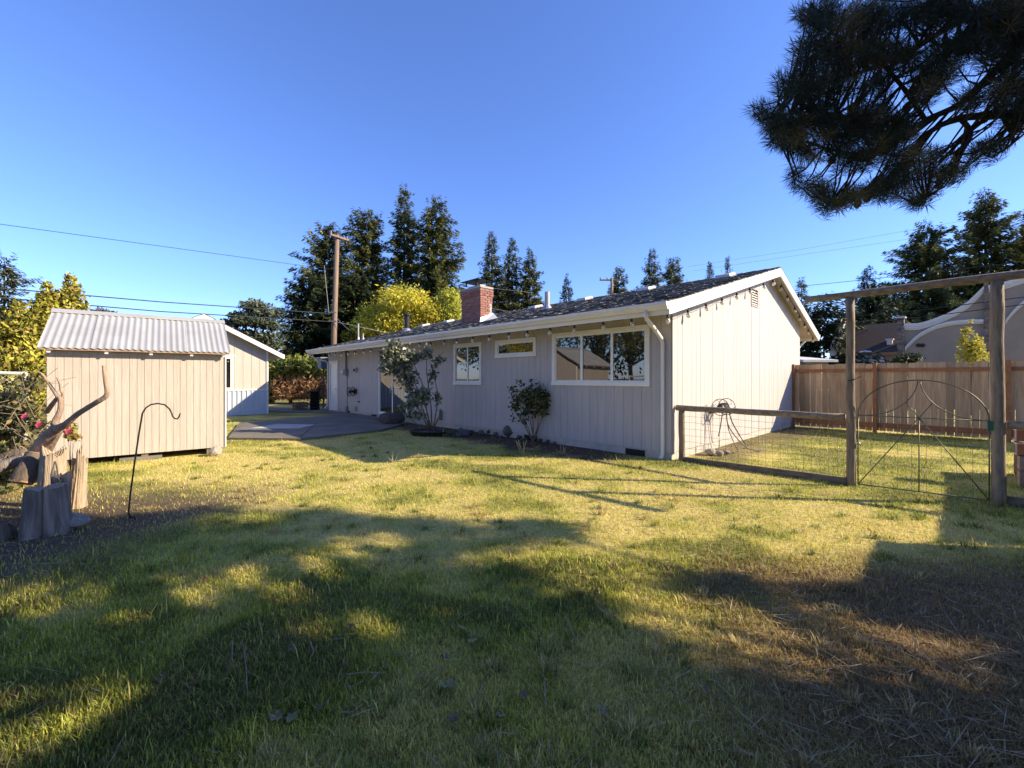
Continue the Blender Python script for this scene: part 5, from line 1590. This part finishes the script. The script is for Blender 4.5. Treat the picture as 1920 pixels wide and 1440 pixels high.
    for i in range(len(pr) - 1):
        p, q = Vector(lp(*pr[i])), Vector(lp(*pr[i + 1]))
        m.hexa([(p.x - .1, -.6, p.z), (p.x + .22, -.6, p.z), (p.x + .22, .3, p.z), (p.x - .1, .3, p.z), (q.x - .1, -.6, q.z), (q.x + .22, -.6, q.z), (q.x + .22, .3, q.z), (q.x - .1, .3, q.z)])
    m.build('gable_trim', 'stucco_trim', T)
    # low arched porch
    pa = lp(1610, 672); pc = lp(1640, 668)
    MB().lathe([(.9, 0), (.85, .12), (.6, .14)], 20, Matrix.Translation(((pa[0] + pc[0]) / 2, -.3, pa[2] - .45)) @ Matrix.Rotation(R(90), 4, 'X')).build('porch_arch', 'pale_roof', T)
stucco_building()
far_house('far_house', 'grey hipped roof peeking over the fence beside the gable', 1506, 1572, 666, 678, 22, 'pale_roof', 'stucco')

# ================================================================== BIG PINE AT THE RIGHT (bough in view, trunk outside)
def big_pine():
    base = Vector((8.8, 1.0, 0))
    t = thing('pine_tree', 'large dark long-needled pine with a bough hanging into the upper right sky', 'tree', base)
    MB().tube([(0, 0, -.3), (.1, 0, 3), (0, .1, 7), (.1, 0, 11.3)], [.34, .27, .17, .04], 12, wob=.04).build('trunk', 'bark', t, True)
    # --- crown outside the frame: needle clumps laid out backwards from the shade they cast
    r_ = np.random.default_rng(200)
    lb = MB(); C, D, Nn, L, W = [], [], [], [], []
    gaps = [(-2.93, 4.47, .3, .12), (-1.73, 3.4, .35, .10), (-2.54, 2.98, .25, .08), (-2.0, 3.11, .25, .10), (-2.65, 2.71, .45, .09), (-1.99, 2.68, .2, .05), (-3.37, 2.96, .3, .1), (-2.2, 2.05, .3, .1), (-1.9, 1.89, .2, .06),
            (-.1, 3.55, .2, .05), (.78, 3.9, .15, .04), (1.0, 3.3, .15, .04), (-.57, 2.6, .2, .05), (.56, 3.05, .2, .05), (2.1, 2.36, .28, .26), (1.5, 2.6, .25, .02), (-1.2, 4.0, .2, .06), (1.2, 2.75, .2, .04)]
    cnt = 0
    while cnt < 950:
        gx, gy = r_.uniform(-7.5, 4.2), r_.uniform(.5, 5.0)
        edge = np.interp(gx, [-9.5, -6.2, -4.8, -3.4, -1.8, .2, 1.0, 1.7, 2.6, 4.2], [4.0, 4.25, 4.7, 4.85, 4.7, 4.4, 3.75, 3.0, 2.9, 2.9])
        if gy > edge + .12 * math.sin(gx * 5.1): continue
        if any(((gx - a) / (c + .5)) ** 2 + ((gy - b) / (e + .25)) ** 2 < 1 for a, b, c, e in gaps): continue
        hh = np.clip((base.x - gx) / 1.851 + r_.normal(0, .55), 3.3, 11)
        c = np.array([gx + 1.851 * hh, gy - .2266 * hh, hh]) - np.array(base)
        wc = c + np.array(base)
        if wc[0] < 1.33 * wc[1] + 1.0 and wc[1] > .8: continue
        cnt += 1
        zb = max(2.6, hh - .35 * math.hypot(c[0], c[1]))
        if cnt % 3 == 0:
            lb.tube([(0, 0, zb), (c[0] * .5, c[1] * .5, zb + (hh - zb) * .35), tuple(c)], [.045, .03, .01], 5)
        m = 66
        d = unit(r_.normal(0, 1, (m, 3)) + np.array([0, 0, .25]))
        C.append(c + d * r_.uniform(.04, .27, (m, 1))); D.append(d); Nn.append(unit(r_.normal(0, 1, (m, 3)))); L.append(r_.uniform(.16, .30, m)); W.append(r_.uniform(.03, .06, m))
    lb.build('limbs', 'bark', t, True)
    C = np.concatenate(C)
    obj('crown', poly_mesh('crown', leaf_quads(C, np.concatenate(D), np.concatenate(Nn), np.concatenate(L), np.concatenate(W)), 4, 'needles', vcol((.03, .045, .02), len(C), .4)), t)
    # --- the bough in view
    Y0 = 3.25
    limbs = [[(2150, -60, 3.0), (1990, 40, 3.1), (1880, 120, 3.2), (1800, 195, 3.25), (1735, 225, 3.3), (1680, 262, 3.3), (1600, 288, 3.35), (1500, 262, 3.4)],
             [(2200, 160, 2.9), (1990, 190, 3.05), (1880, 215, 3.15), (1800, 222, 3.2), (1740, 250, 3.25), (1690, 305, 3.3), (1640, 350, 3.3), (1560, 376, 3.35)],
             [(2150, -60, 3.0), (1960, -20, 3.3), (1800, 40, 3.5), (1700, 100, 3.55), (1600, 140, 3.6), (1500, 160, 3.6)],
             [(1800, 222, 3.2), (1820, 250, 3.15), (1800, 290, 3.1), (1760, 340, 3.1), (1735, 372, 3.1)],
             [(1735, 225, 3.3), (1690, 160, 3.3), (1640, 110, 3.3), (1560, 60, 3.35), (1520, 10, 3.4)],
             [(1680, 262, 3.3), (1590, 220, 3.2), (1500, 210, 3.2), (1440, 222, 3.2)],
             [(1880, 215, 3.15), (1900, 262, 3.05), (1880, 282, 3.0)],
             [(1990, 40, 3.1), (1860, 30, 3.0), (1780, -20, 3.0)]]
    m = MB(); pts2 = []
    for li, pl in enumerate(limbs):
        r0 = .036 if li < 3 else .018
        P = [at(*q) - base for q in pl]
        pts = []
        for i in range(len(P) - 1):
            p0 = P[max(i - 1, 0)]; p1 = P[i]; p2 = P[i + 1]; p3 = P[min(i + 2, len(P) - 1)]
            for k in range(4):
                s = k / 4
                pts.append(.5 * ((2 * p1) + (-p0 + p2) * s + (2 * p0 - 5 * p1 + 4 * p2 - p3) * s * s + (-p0 + 3 * p1 - 3 * p2 + p3) * s ** 3))
        pts.append(P[-1])
        m.tube(pts, [r0 * (1 - .8 * i / (len(pts) - 1)) for i in range(len(pts))], 7, wob=.1, seed=li)
        pts2 += pts
    m.tube([(0, 0, 5.6), at(2400, -160, 2.6) - base, at(2150, -60, 3.0) - base], [.12, .08, .06], 8)
    m.tube([(0, 0, 4.4), at(2400, 130, 2.5) - base, at(2200, 160, 2.9) - base], [.11, .08, .055], 8)
    bough = m.build('bough', 'twig', t, True)
    PT = np.array([tuple(p) for p in pts2])
    blobs = [(1530, 95, 42, 24), (1600, 92, 52, 28), (1680, 100, 42, 22), (1472, 155, 20, 10), (1502, 160, 34, 16), (1560, 150, 40, 20), (1428, 206, 16, 8), (1452, 228, 24, 18), (1492, 240, 32, 20), (1535, 202, 30, 14),
             (1468, 264, 28, 9), (1512, 284, 26, 10), (1570, 245, 40, 24), (1628, 222, 34, 28), (1600, 288, 44, 18), (1655, 270, 30, 20), (1690, 240, 28, 24), (1702, 300, 34, 16), (1490, 334, 14, 6), (1528, 350, 30, 11), (1560, 376, 32, 11), (1602, 364, 26, 9),
             (1650, 358, 30, 13), (1690, 340, 28, 12), (1715, 372, 20, 8), (1762, 328, 26, 10), (1792, 318, 18, 7), (1842, 284, 30, 7), (1862, 268, 16, 6), (1760, 130, 40, 22), (1735, 168, 22, 10), (1842, 88, 44, 24), (1902, 100, 28, 34), (1885, 172, 26, 28),
             (1905, 214, 26, 14), (1822, 182, 20, 12), (1782, 88, 34, 18), (1550, 30, 54, 24), (1650, 28, 60, 28), (1765, 18, 60, 30), (1880, 20, 56, 34), (1640, 160, 26, 12), (1750, 290, 16, 10), (1960, 60, 30, 60), (1950, 180, 30, 40)]
    sel = []
    for bxp, byp, rx, ry in blobs:
        want = int(rx * ry / 36) + 4; tries = 0; got = 0
        while got < want and tries < 400:
            tries += 1
            a_, k_ = r_.uniform(0, 6.283), math.sqrt(r_.random())
            c = np.array([bxp + rx * k_ * math.cos(a_), byp + ry * k_ * math.sin(a_)])
            if all((c[0] - q_[0]) ** 2 + (c[1] - q_[1]) ** 2 > 7.5 ** 2 for q_ in sel[-60:]):
                sel.append(c); got += 1
    tw = MB(); C, D, L, Wd, cl = [], [], [], [], []
    mid = np.array([1800, 180])
    for c in sel:
        yy = Y0 + r_.uniform(-.45, .45)
        e = np.array(tuple(at(c[0], c[1], yy) - base))
        dd = np.linalg.norm(PT - e, axis=1) + .6 * np.maximum(0, (e[0] - PT[:, 0]))
        q = PT[np.argmin(dd)]
        if np.linalg.norm(e - q) > .62:
            q = e + (q - e) * .45 / np.linalg.norm(e - q)
        ax = e - q; la = np.linalg.norm(ax) + 1e-6; ax /= la
        bend = q + (e - q) * .55 + np.array([0, 0, -.04])
        tw.tube([tuple(q), tuple(bend), tuple(e)], [.008, .006, .004], 5)
        ax = unit((e - bend)[None] + r_.normal(0, .02, (1, 3)) + np.array([[-.02, 0, .02]]))[0]
        n = int(r_.integers(70, 105))
        s = r_.uniform(-.13, .03, n)
        rd = unit(np.cross(ax, r_.normal(0, 1, (n, 3))))
        sp = np.where(s > 0, .5, 1.0)[:, None]
        nd = unit(rd * sp + ax * r_.uniform(.25, .95, (n, 1)) + np.array([0, 0, -.08]))
        ln = r_.uniform(.07, .115, n)
        C.append(e + ax * s[:, None] + nd * ln[:, None] * .5); D.append(nd); L.append(ln); Wd.append(r_.uniform(.0026, .0042, n))
        brown = r_.random() < .16  # these tufts carry a sunlit olive tone in their own colour
        cc = np.array((.15, .135, .06) if brown else (.022, .038, .024))
        cl.append(cc * r_.uniform(.6, 1.6, (n, 1)))
    tw.build('twigs', 'twig', t, True)
    C = np.concatenate(C); n = len(C)
    V = leaf_quads(C, np.concatenate(D), unit(r_.normal(0, 1, (n, 3))), np.concatenate(L), np.concatenate(Wd))
    obj('needle_tufts', poly_mesh('needle_tufts', V, 4, 'needles', np.concatenate(cl)), t)
    # cones
    cones = MB()
    for x, y in ((1492, 272), (1448, 222), (1608, 382), (1627, 372), (1700, 200), (1560, 300), (1650, 96), (1610, 235), (1680, 330)):
        p = at(x, y, 3.2) - base
        cones.lathe([(.005, -.035), (.022, -.02), (.026, .0), (.016, .025), (.004, .035)], 8, Matrix.Translation(p) @ Matrix.Rotation(r_.uniform(0, 1.5), 4, 'X'))
    cones.build('cones', 'twig', t, True)
big_pine()

# ================================================================== OUT OF FRAME: what shades and what the windows mirror
def side_fence():
    p0 = Vector((7.28, 3.55, 0)); ang = HROT
    t = thing('side_fence', 'plank fence standing outside the frame on the right', 'fence', p0, ang)
    for i in range(24):
        MB().box(i * .15, i * .15 + .145, 0, .02, 0, 1.80 + random.uniform(-.01, .01)).build('picket', 'picket', t)
    for z in (.3, 1.5): MB().box(0, 3.6, -.045, -.004, z, z + .09).build('rail', 'rail_wood', t)
    s = thing('tool_shed', 'narrow lean-to tool shed standing outside the frame on the right', 'shed', p0 - HV * 1.35, ang)
    MB().box(.03, 1.32, -1.2, -.02, 0, 2.0).build('wall', 'shed_siding', s)
    MB().hexa([(0, -1.3, 1.98), (1.35, -1.3, 1.98), (1.35, .0, 2.02), (0, .0, 2.02), (0, -1.3, 2.04), (1.35, -1.3, 2.04), (1.35, .0, 2.08), (0, .0, 2.08)]).build('roof', 'galvanized', s)
    MB().box(.4, 1.0, -.018, .0, .05, 1.85).build('door', 'planter_wood', s)
side_fence()
def off_tree(label, p, h, r, seed, cols):
    lobes = []
    rr = random.Random(seed)
    for i in range(11):
        a = rr.uniform(0, 6.28); k = rr.uniform(.1, .75)
        lobes.append(((math.cos(a) * r * k, math.sin(a) * r * k, h * rr.uniform(.28, .85)), (r * rr.uniform(.3, .5),) * 2 + (r * rr.uniform(.25, .45),)))
    broadleaf('unseen_tree', label, p, lobes, 3200, .28, cols, seed, wid=.5, shell=.3, trunk_r=.2)
GR_ = [(.07, .10, .03), (.11, .13, .04), (.16, .15, .05), (.05, .07, .025)]
off_tree('tree outside the frame left of the shed', (-17, 6.0, 0), 9, 3.4, 301, GR_)
off_tree('tree outside the frame behind the shed', (-20, 10.5, 0), 10, 3.6, 302, [(.20, .18, .05), (.14, .15, .05), (.26, .22, .06)])
off_tree('tree outside the frame far left of the yard', (-15, 1.0, 0), 8, 3.2, 303, GR_)
off_tree('tree outside the frame at the left rear of the yard', (-22, 3.0, 0), 11, 4.0, 304, [(.20, .18, .05), (.14, .15, .05), (.26, .22, .06)])

for i, (x, y, h, r0) in enumerate([(-7, -9, 12, 3.6), (-1, -10, 13, 3.8), (5, -9, 12, 3.6), (11, -7, 13, 4.0), (16, -3, 12, 3.6)]):
    off_tree(['tree outside the frame behind the viewer at the left', 'tree outside the frame straight behind the viewer', 'tree outside the frame behind the viewer at the right', 'tree outside the frame at the right rear corner', 'tree outside the frame beyond the pine trunk'][i], (x, y, 0), h, r0, 310 + i, GR_)

def sky_blocking_tree(label, p, lobes, seed):  # unseen crowns added to keep sky light off the foreground grass
    broadleaf('unseen_tree', label, p, lobes, 4200, .30, GR_, seed, wid=.5, shell=.15, trunk_r=.22)
sky_blocking_tree('added unseen tree whose crown behind and above the viewer blocks sky light', (1.5, -4.2, 0), [((0, .6, 6.2), (2.6, 2.2, 1.1)), ((-2.6, .8, 5.8), (2.0, 1.8, 1.0)), ((2.6, 1.2, 6.0), (2.2, 1.8, 1.0)), ((.5, 2.6, 5.4), (2.4, 1.0, .7)), ((0, -1.5, 7), (3, 2, 1.2))], 330)
sky_blocking_tree('added unseen tree whose crown blocks sky light behind the viewer at the left', (-5.0, -4.0, 0), [((0, .6, 6.0), (2.4, 2.0, 1.1)), ((-2.4, .4, 5.6), (2.0, 1.8, 1.0)), ((1.5, 2.4, 5.4), (2.0, 1.0, .8)), ((-1.2, 2.6, 5.2), (2.2, 1.0, .8)), ((0, -1.5, 7), (3, 2, 1.2))], 331)
broadleaf('unseen_tree', 'added unseen tree whose high crown blocks sky light above the viewer', (-.8, -1.9, 0), [((-2.7, 4.0, 8.2), (2.2, 1.8, .9)), ((.8, 4.2, 8.5), (2.2, 1.8, .9)), ((3.2, 3.8, 8.0), (1.9, 1.6, .9)), ((-.8, 2.2, 8.6), (3.0, 1.6, 1.0)), ((2.6, 1.8, 8.2), (2.2, 1.6, .9)), ((-3.8, 2.0, 8.0), (2.0, 1.6, .9)), ((.5, 5.6, 9.2), (3.4, 1.2, .7))], 9000, .34, GR_, 335, wid=.55, shell=.0, trunk_r=.22)  # crown added above the view to darken the foreground lawn
off_tree('tree outside the frame beyond the garage at the left', (-24, 14.0, 0), 10, 3.2, 340, GR_)
off_tree('tree outside the frame left of the garage', (-29, 18.0, 0), 11, 3.4, 341, [(.20, .18, .05), (.14, .15, .05), (.26, .22, .06)])

# ================================================================== GRASS
def grass():
    r_ = np.random.default_rng(77)
    N = 580000
    Yv = np.exp(r_.uniform(math.log(1.15), math.log(15.5), N)); Xv = r_.uniform(-1.42, 1.42, N) * Yv + r_.uniform(-.3, .3, N)
    n1, n2, n3, green, brown, q, q2, bed, far = lawn_fields(Xv, Yv)
    bx = (Xv - HO.x) * HV.x + (Yv - HO.y) * HV.y; by = (Xv - HO.x) * HU.x + (Yv - HO.y) * HU.y
    keep = ~((bx > -.12) & (by > -.06))
    keep &= ~in_poly(Xv, Yv, PATIO_XY)
    sx, sy = Xv - (-5.82 - 2.49 * math.cos(R(38.9))), Yv - (8.73 - 2.49 * math.sin(R(38.9)))
    lx = sx * math.cos(R(38.9)) + sy * math.sin(R(38.9)); ly = -sx * math.sin(R(38.9)) + sy * math.cos(R(38.9))
    keep &= ~((lx > -.05) & (lx < 2.55) & (ly > .02) & (ly < 2.3))
    keep &= r_.random(N) > np.clip(.82 * q2 + .93 * bed + .25 * q + .2 * brown, 0, .97)
    keep &= ~((by > 16) & (bx < -1))
    X, Y = Xv[keep], Yv[keep]
    n1, n2, n3, green, brown, q, q2 = [a[keep] for a in (n1, n2, n3, green, brown, q, q2)]
    n = len(X)
    tuft = fbm(X * 4.5, Y * 4.5, 55, 2)
    h = .018 + .026 * r_.random(n) + .05 * np.maximum(0, tuft - .55) * (1 + green) + .012 * green
    h *= np.where(r_.random(n) < .012, 2.2, 1.0)
    w = (.0016 + .0012 * r_.random(n)) * (1 + np.maximum(0, Y - 2.0) * .24)
    az = r_.uniform(0, 6.283, n)
    lean = np.where(r_.random(n) < .45 + .25 * q, r_.uniform(.7, 2.4, n), r_.uniform(.1, .8, n))
    # colours
    G = np.array([.15, .185, .045]); YG = np.array([.53, .55, .07]); ST = np.array([.70, .61, .20]); BR = np.array([.32, .21, .105])
    s = np.clip(green + r_.normal(0, .22, n), 0, 1)[:, None]
    c = np.where(s > .55, YG + (G - YG) * ((s - .55) / .45), ST + (YG - ST) * (s / .55))
    dead = (r_.random(n) < .10 + .3 * brown + .45 * q + .35 * q2)[:, None]
    c = np.where(dead, np.where(r_.random((n, 1)) < .5, ST * .8, BR), c)
    c = c + (np.array([.27, .17, .085]) - c) * (q * .75)[:, None]
    c *= (1 + r_.uniform(-.28, .28, (n, 1)))
    # clumps of taller, greener weeds standing out of the turf
    kc = 640
    cy = np.exp(r_.uniform(math.log(1.3), math.log(10), kc)); cx = r_.uniform(-1.25, 1.25, kc) * cy
    pick = r_.integers(0, kc, 34000)
    use = (~in_poly(cx, cy, PATIO_XY) & ~(((cx - HO.x) * HV.x + (cy - HO.y) * HV.y) > -.3) & (cx > -5.2 * cy / 6) & ((lawn_fields(cx, cy)[5] < .35) | (r_.random(kc) < .3)))[pick]
    pick = pick[use]; mk = len(pick)
    rr = np.abs(r_.normal(0, 1, mk)) * (.035 + .05 * r_.random(kc)[pick]); ta = r_.uniform(0, 6.283, mk)
    X = np.concatenate([X, cx[pick] + rr * np.cos(ta)]); Y = np.concatenate([Y, cy[pick] + rr * np.sin(ta)])
    h = np.concatenate([h, (.03 + .04 * r_.random(mk)) * (.6 + .7 * r_.random(kc)[pick])])
    w = np.concatenate([w, (.0020 + .0014 * r_.random(mk)) * (1 + np.maximum(0, cy[pick] - 2.0) * .2)])
    az = np.concatenate([az, ta + r_.normal(0, .5, mk)]); lean = np.concatenate([lean, .3 + rr * 12])
    fq_ = lawn_fields(cx, cy)
    kcol = np.where((r_.random(kc) < .75 - 1.2 * fq_[5] - fq_[6])[:, None], np.array([[.20, .24, .06]]) * r_.uniform(.7, 1.4, (kc, 1)), np.array([[.50, .40, .18]]))
    c = np.concatenate([c, kcol[pick] * (1 + r_.uniform(-.3, .3, (mk, 1)))])
    n1 = np.concatenate([n1, np.full(mk, .5)]); n = len(X)
    hx, hy = np.cos(az), np.sin(az)
    wx, wy = -hy * w, hx * w
    g0 = (n1 - .5) * .03 - .018
    hz = h / np.sqrt(1 + lean ** 2 * .8)
    tipx, tipy = hx * hz * lean, hy * hz * lean
    near = Y < 3.6
    def tri(i):
        p0 = np.stack([X - wx, Y - wy, g0], 1)[i]; p1 = np.stack([X + wx, Y + wy, g0], 1)[i]; p2 = np.stack([X + tipx, Y + tipy, g0 + hz], 1)[i]
        return np.stack([p0, p1, p2], 1).reshape(-1, 3)
    me = poly_mesh('grass', tri(~near), 3, 'grass_blades', np.clip(c[~near], 0, 1))
    tag(obj('grass', me), 'short dry lawn grass across the middle of the yard', 'grass', None, 'stuff')
    i = near
    a0 = np.stack([X - wx, Y - wy, g0], 1)[i]; a1 = np.stack([X + wx, Y + wy, g0], 1)[i]
    mx, my, mz = X + tipx * .38, Y + tipy * .38, g0 + hz * .68
    b1 = np.stack([mx + wx * .8, my + wy * .8, mz], 1)[i]; b0 = np.stack([mx - wx * .8, my - wy * .8, mz], 1)[i]
    tp = np.stack([X + tipx, Y + tipy, g0 + hz * np.where(lean > 1.2, .8, 1.0)], 1)[i]
    m = int(i.sum())
    V = np.stack([a0, a1, b1, b0, tp], 1).reshape(-1, 3)
    me = bpy.data.meshes.new('grass')
    me.vertices.add(5 * m); me.vertices.foreach_set('co', V.astype(np.float32).ravel())
    base = np.arange(m)[:, None] * 5
    lo = np.concatenate([base + np.array([0, 1, 2, 3]), base + np.array([3, 2, 4])], axis=1)
    me.loops.add(7 * m); me.loops.foreach_set('vertex_index', lo.astype(np.int32).ravel())
    st = np.stack([np.arange(m) * 7, np.arange(m) * 7 + 4], 1)
    me.polygons.add(2 * m); me.polygons.foreach_set('loop_start', st.astype(np.int32).ravel())
    me.update(calc_edges=True)
    ca = me.color_attributes.new('Col', 'FLOAT_COLOR', 'POINT'); c4 = np.ones((5 * m, 4), np.float32); c4[:, :3] = np.repeat(np.clip(c[i], 0, 1), 5, axis=0)
    ca.data.foreach_set('color', c4.ravel())
    me.materials.append(MATS['grass_blades'])
    tag(obj('grass', me), 'shaded lawn grass in the foreground', 'grass', None, 'stuff')
    # loose hay lying on the lawn
    k = 9000
    Yh = np.exp(r_.uniform(math.log(1.2), math.log(7), k)); Xh = r_.uniform(-1.4, 1.4, k) * Yh
    f = lawn_fields(Xh, Yh); kp = r_.random(k) < np.clip(.12 + .8 * f[5] + .9 * f[6], 0, 1)
    kp &= ~in_poly(Xh, Yh, PATIO_XY)
    Xh, Yh = Xh[kp], Yh[kp]; k = len(Xh)
    az = r_.uniform(0, 6.283, k)
    D = np.stack([np.cos(az), np.sin(az), r_.uniform(-.12, .2, k)], 1)
    L = r_.uniform(.06, .22, k) * (1 + .8 * (r_.random(k) < .1)); W = r_.uniform(.0025, .0045, k) * (1 + .1 * Yh)
    C = np.stack([Xh, Yh, r_.uniform(.005, .03, k)], 1)
    cc = np.array([(.42, .33, .20), (.30, .22, .13), (.20, .14, .09), (.5, .42, .28)])[r_.integers(0, 4, k)] * (1 + r_.uniform(-.25, .25, (k, 1)))
    tag(obj('dry_hay', poly_mesh('dry_hay', leaf_quads(C, D, np.tile([0, 0, 1.], (k, 1)) + r_.normal(0, .3, (k, 3)), L, W), 4, 'leaves', cc)), 'loose dry straw lying on the lawn', 'straw', None, 'stuff')
grass()

# ------------------------------------------------------------------ fallen leaves and twigs in the foreground
def fallen():
    r_ = random.Random(12)
    def leaf_mesh(seed):
        q = random.Random(seed)
        n = 14; out = []
        for k in range(n):
            a = 2 * math.pi * k / n
            r0 = .5 * (1 + .28 * math.cos(5 * a + 1)) * (1 + .1 * q.uniform(-1, 1))
            out.append((r0 * math.cos(a), r0 * .8 * math.sin(a), .12 * math.cos(2 * a + q.uniform(0, 3)) * q.uniform(.5, 1)))
        m = MB(); m._add(out + [(0, 0, -.05)], [(k, (k + 1) % n, n) for k in range(n)])
        m.tube([(-.45, 0, 0), (-.95, .08, .06)], .018, 4)
        return m
    kinds = [leaf_mesh(1).mesh('leaf', 'leaf_grey' if 0 else 'fallen_grey', False), leaf_mesh(2).mesh('leaf', 'fallen_brown'), leaf_mesh(3).mesh('leaf', 'fallen_green')]
    for px, py, k, s in [(520, 1340, 0, .065), (545, 1343, 0, .07), (602, 1320, 0, .06), (718, 1250, 0, .055), (790, 1265, 0, .06), (832, 1283, 2, .055), (845, 1280, 0, .05), (868, 1178, 2, .06), (886, 1200, 2, .06), (878, 1190, 1, .05), (835, 1230, 1, .05), (940, 1340, 0, .05), (548, 1215, 1, .055), (458, 1230, 1, .05), (660, 1172, 1, .055), (790, 1108, 2, .035), (980, 1300, 1, .05), (1320, 1290, 1, .05), (1490, 1150, 1, .05), (300, 1270, 1, .05), (1130, 1330, 0, .05), (850, 1345, 1, .05)]:
        p = gr(px, py, .02)
        o = obj('fallen_leaf', kinds[k], None, p, r_.uniform(0, 6.28)); o.scale = (s, s, s); o.rotation_euler = (r_.uniform(-.4, .4), r_.uniform(-.4, .4), r_.uniform(0, 6.28))
        tag(o, ['small curled tan fallen leaf on the shaded lawn', 'small curled brown fallen leaf on the shaded lawn', 'small yellowish-green fallen leaf on the shaded lawn'][k], 'leaf', ['tan fallen leaves on the lawn', 'brown fallen leaves on the lawn', 'green fallen leaves on the lawn'][k])
    for i, pts in enumerate([[(436, 1205), (435, 1240), (452, 1268)], [(456, 1207), (462, 1260), (464, 1310)], [(542, 1172), (545, 1146), (540, 1130)], [(582, 1205), (588, 1225), (585, 1235)], [(640, 1292), (660, 1285), (682, 1276)], [(648, 1268), (690, 1264), (725, 1265)], [(740, 1226), (760, 1230), (776, 1238)], [(1021, 1275), (1022, 1300), (1024, 1330)], [(1060, 1160), (1075, 1190), (1088, 1210)], [(640, 1340), (660, 1335), (680, 1325)], [(370, 1140), (400, 1125), (420, 1110)]]):
        P = [gr(*q, .02) for q in pts]; o = P[0].copy()
        w = MB().tube([p - o + Vector((0, 0, r_.uniform(-.006, .014))) for p in P], [.0035, .003, .002], 5).build('fallen_twig', 'pale_twig', None, True, o)
        tag(w, 'thin dry twig lying on the shaded lawn', 'twig', 'twigs on the lawn')
mat('fallen_grey', (.17, .15, .075), (.25, .22, .11), rough=.8, scale=4)
mat('fallen_brown', (.12, .075, .05), (.18, .12, .08), rough=.8, scale=4)
mat('fallen_green', (.22, .24, .08), (.32, .32, .12), rough=.8, scale=4)
fallen()

# tall dry grass tufts at the edge of the sunlit lawn
def dry_tufts():
    r_ = random.Random(3)
    for i, (px, py, lab) in enumerate([(980, 852, 'tallest tuft of dry seed stalks on the lawn edge below the small dark shrub'), (751, 858, 'pair of dry grass stalks on the lawn edge, right of the leftmost tuft'), (735, 866, 'leftmost short tuft of dry stalks on the lawn shadow edge'), (1055, 852, 'single dry stalk on the lawn edge below the big window')]):
        p = gr(px, py)
        m = MB()
        for k in range(7 if i == 0 else 5):
            d = Vector((r_.uniform(-.12, .08), r_.uniform(-.05, .05), r_.uniform(.16, .3) if i == 0 else r_.uniform(.1, .2)))
            b0 = Vector((r_.uniform(-.05, .05), r_.uniform(-.04, .04), 0))
            m.tube([b0, b0 + d * .6, b0 + d], [.004, .004, .006], 4)
        tag(m.build('dry_grass_tuft', 'straw_stalk', None, False, p), lab, 'grass tuft')
mat('straw_stalk', (.42, .34, .20), (.5, .42, .26), rough=.8, scale=4)
dry_tufts()
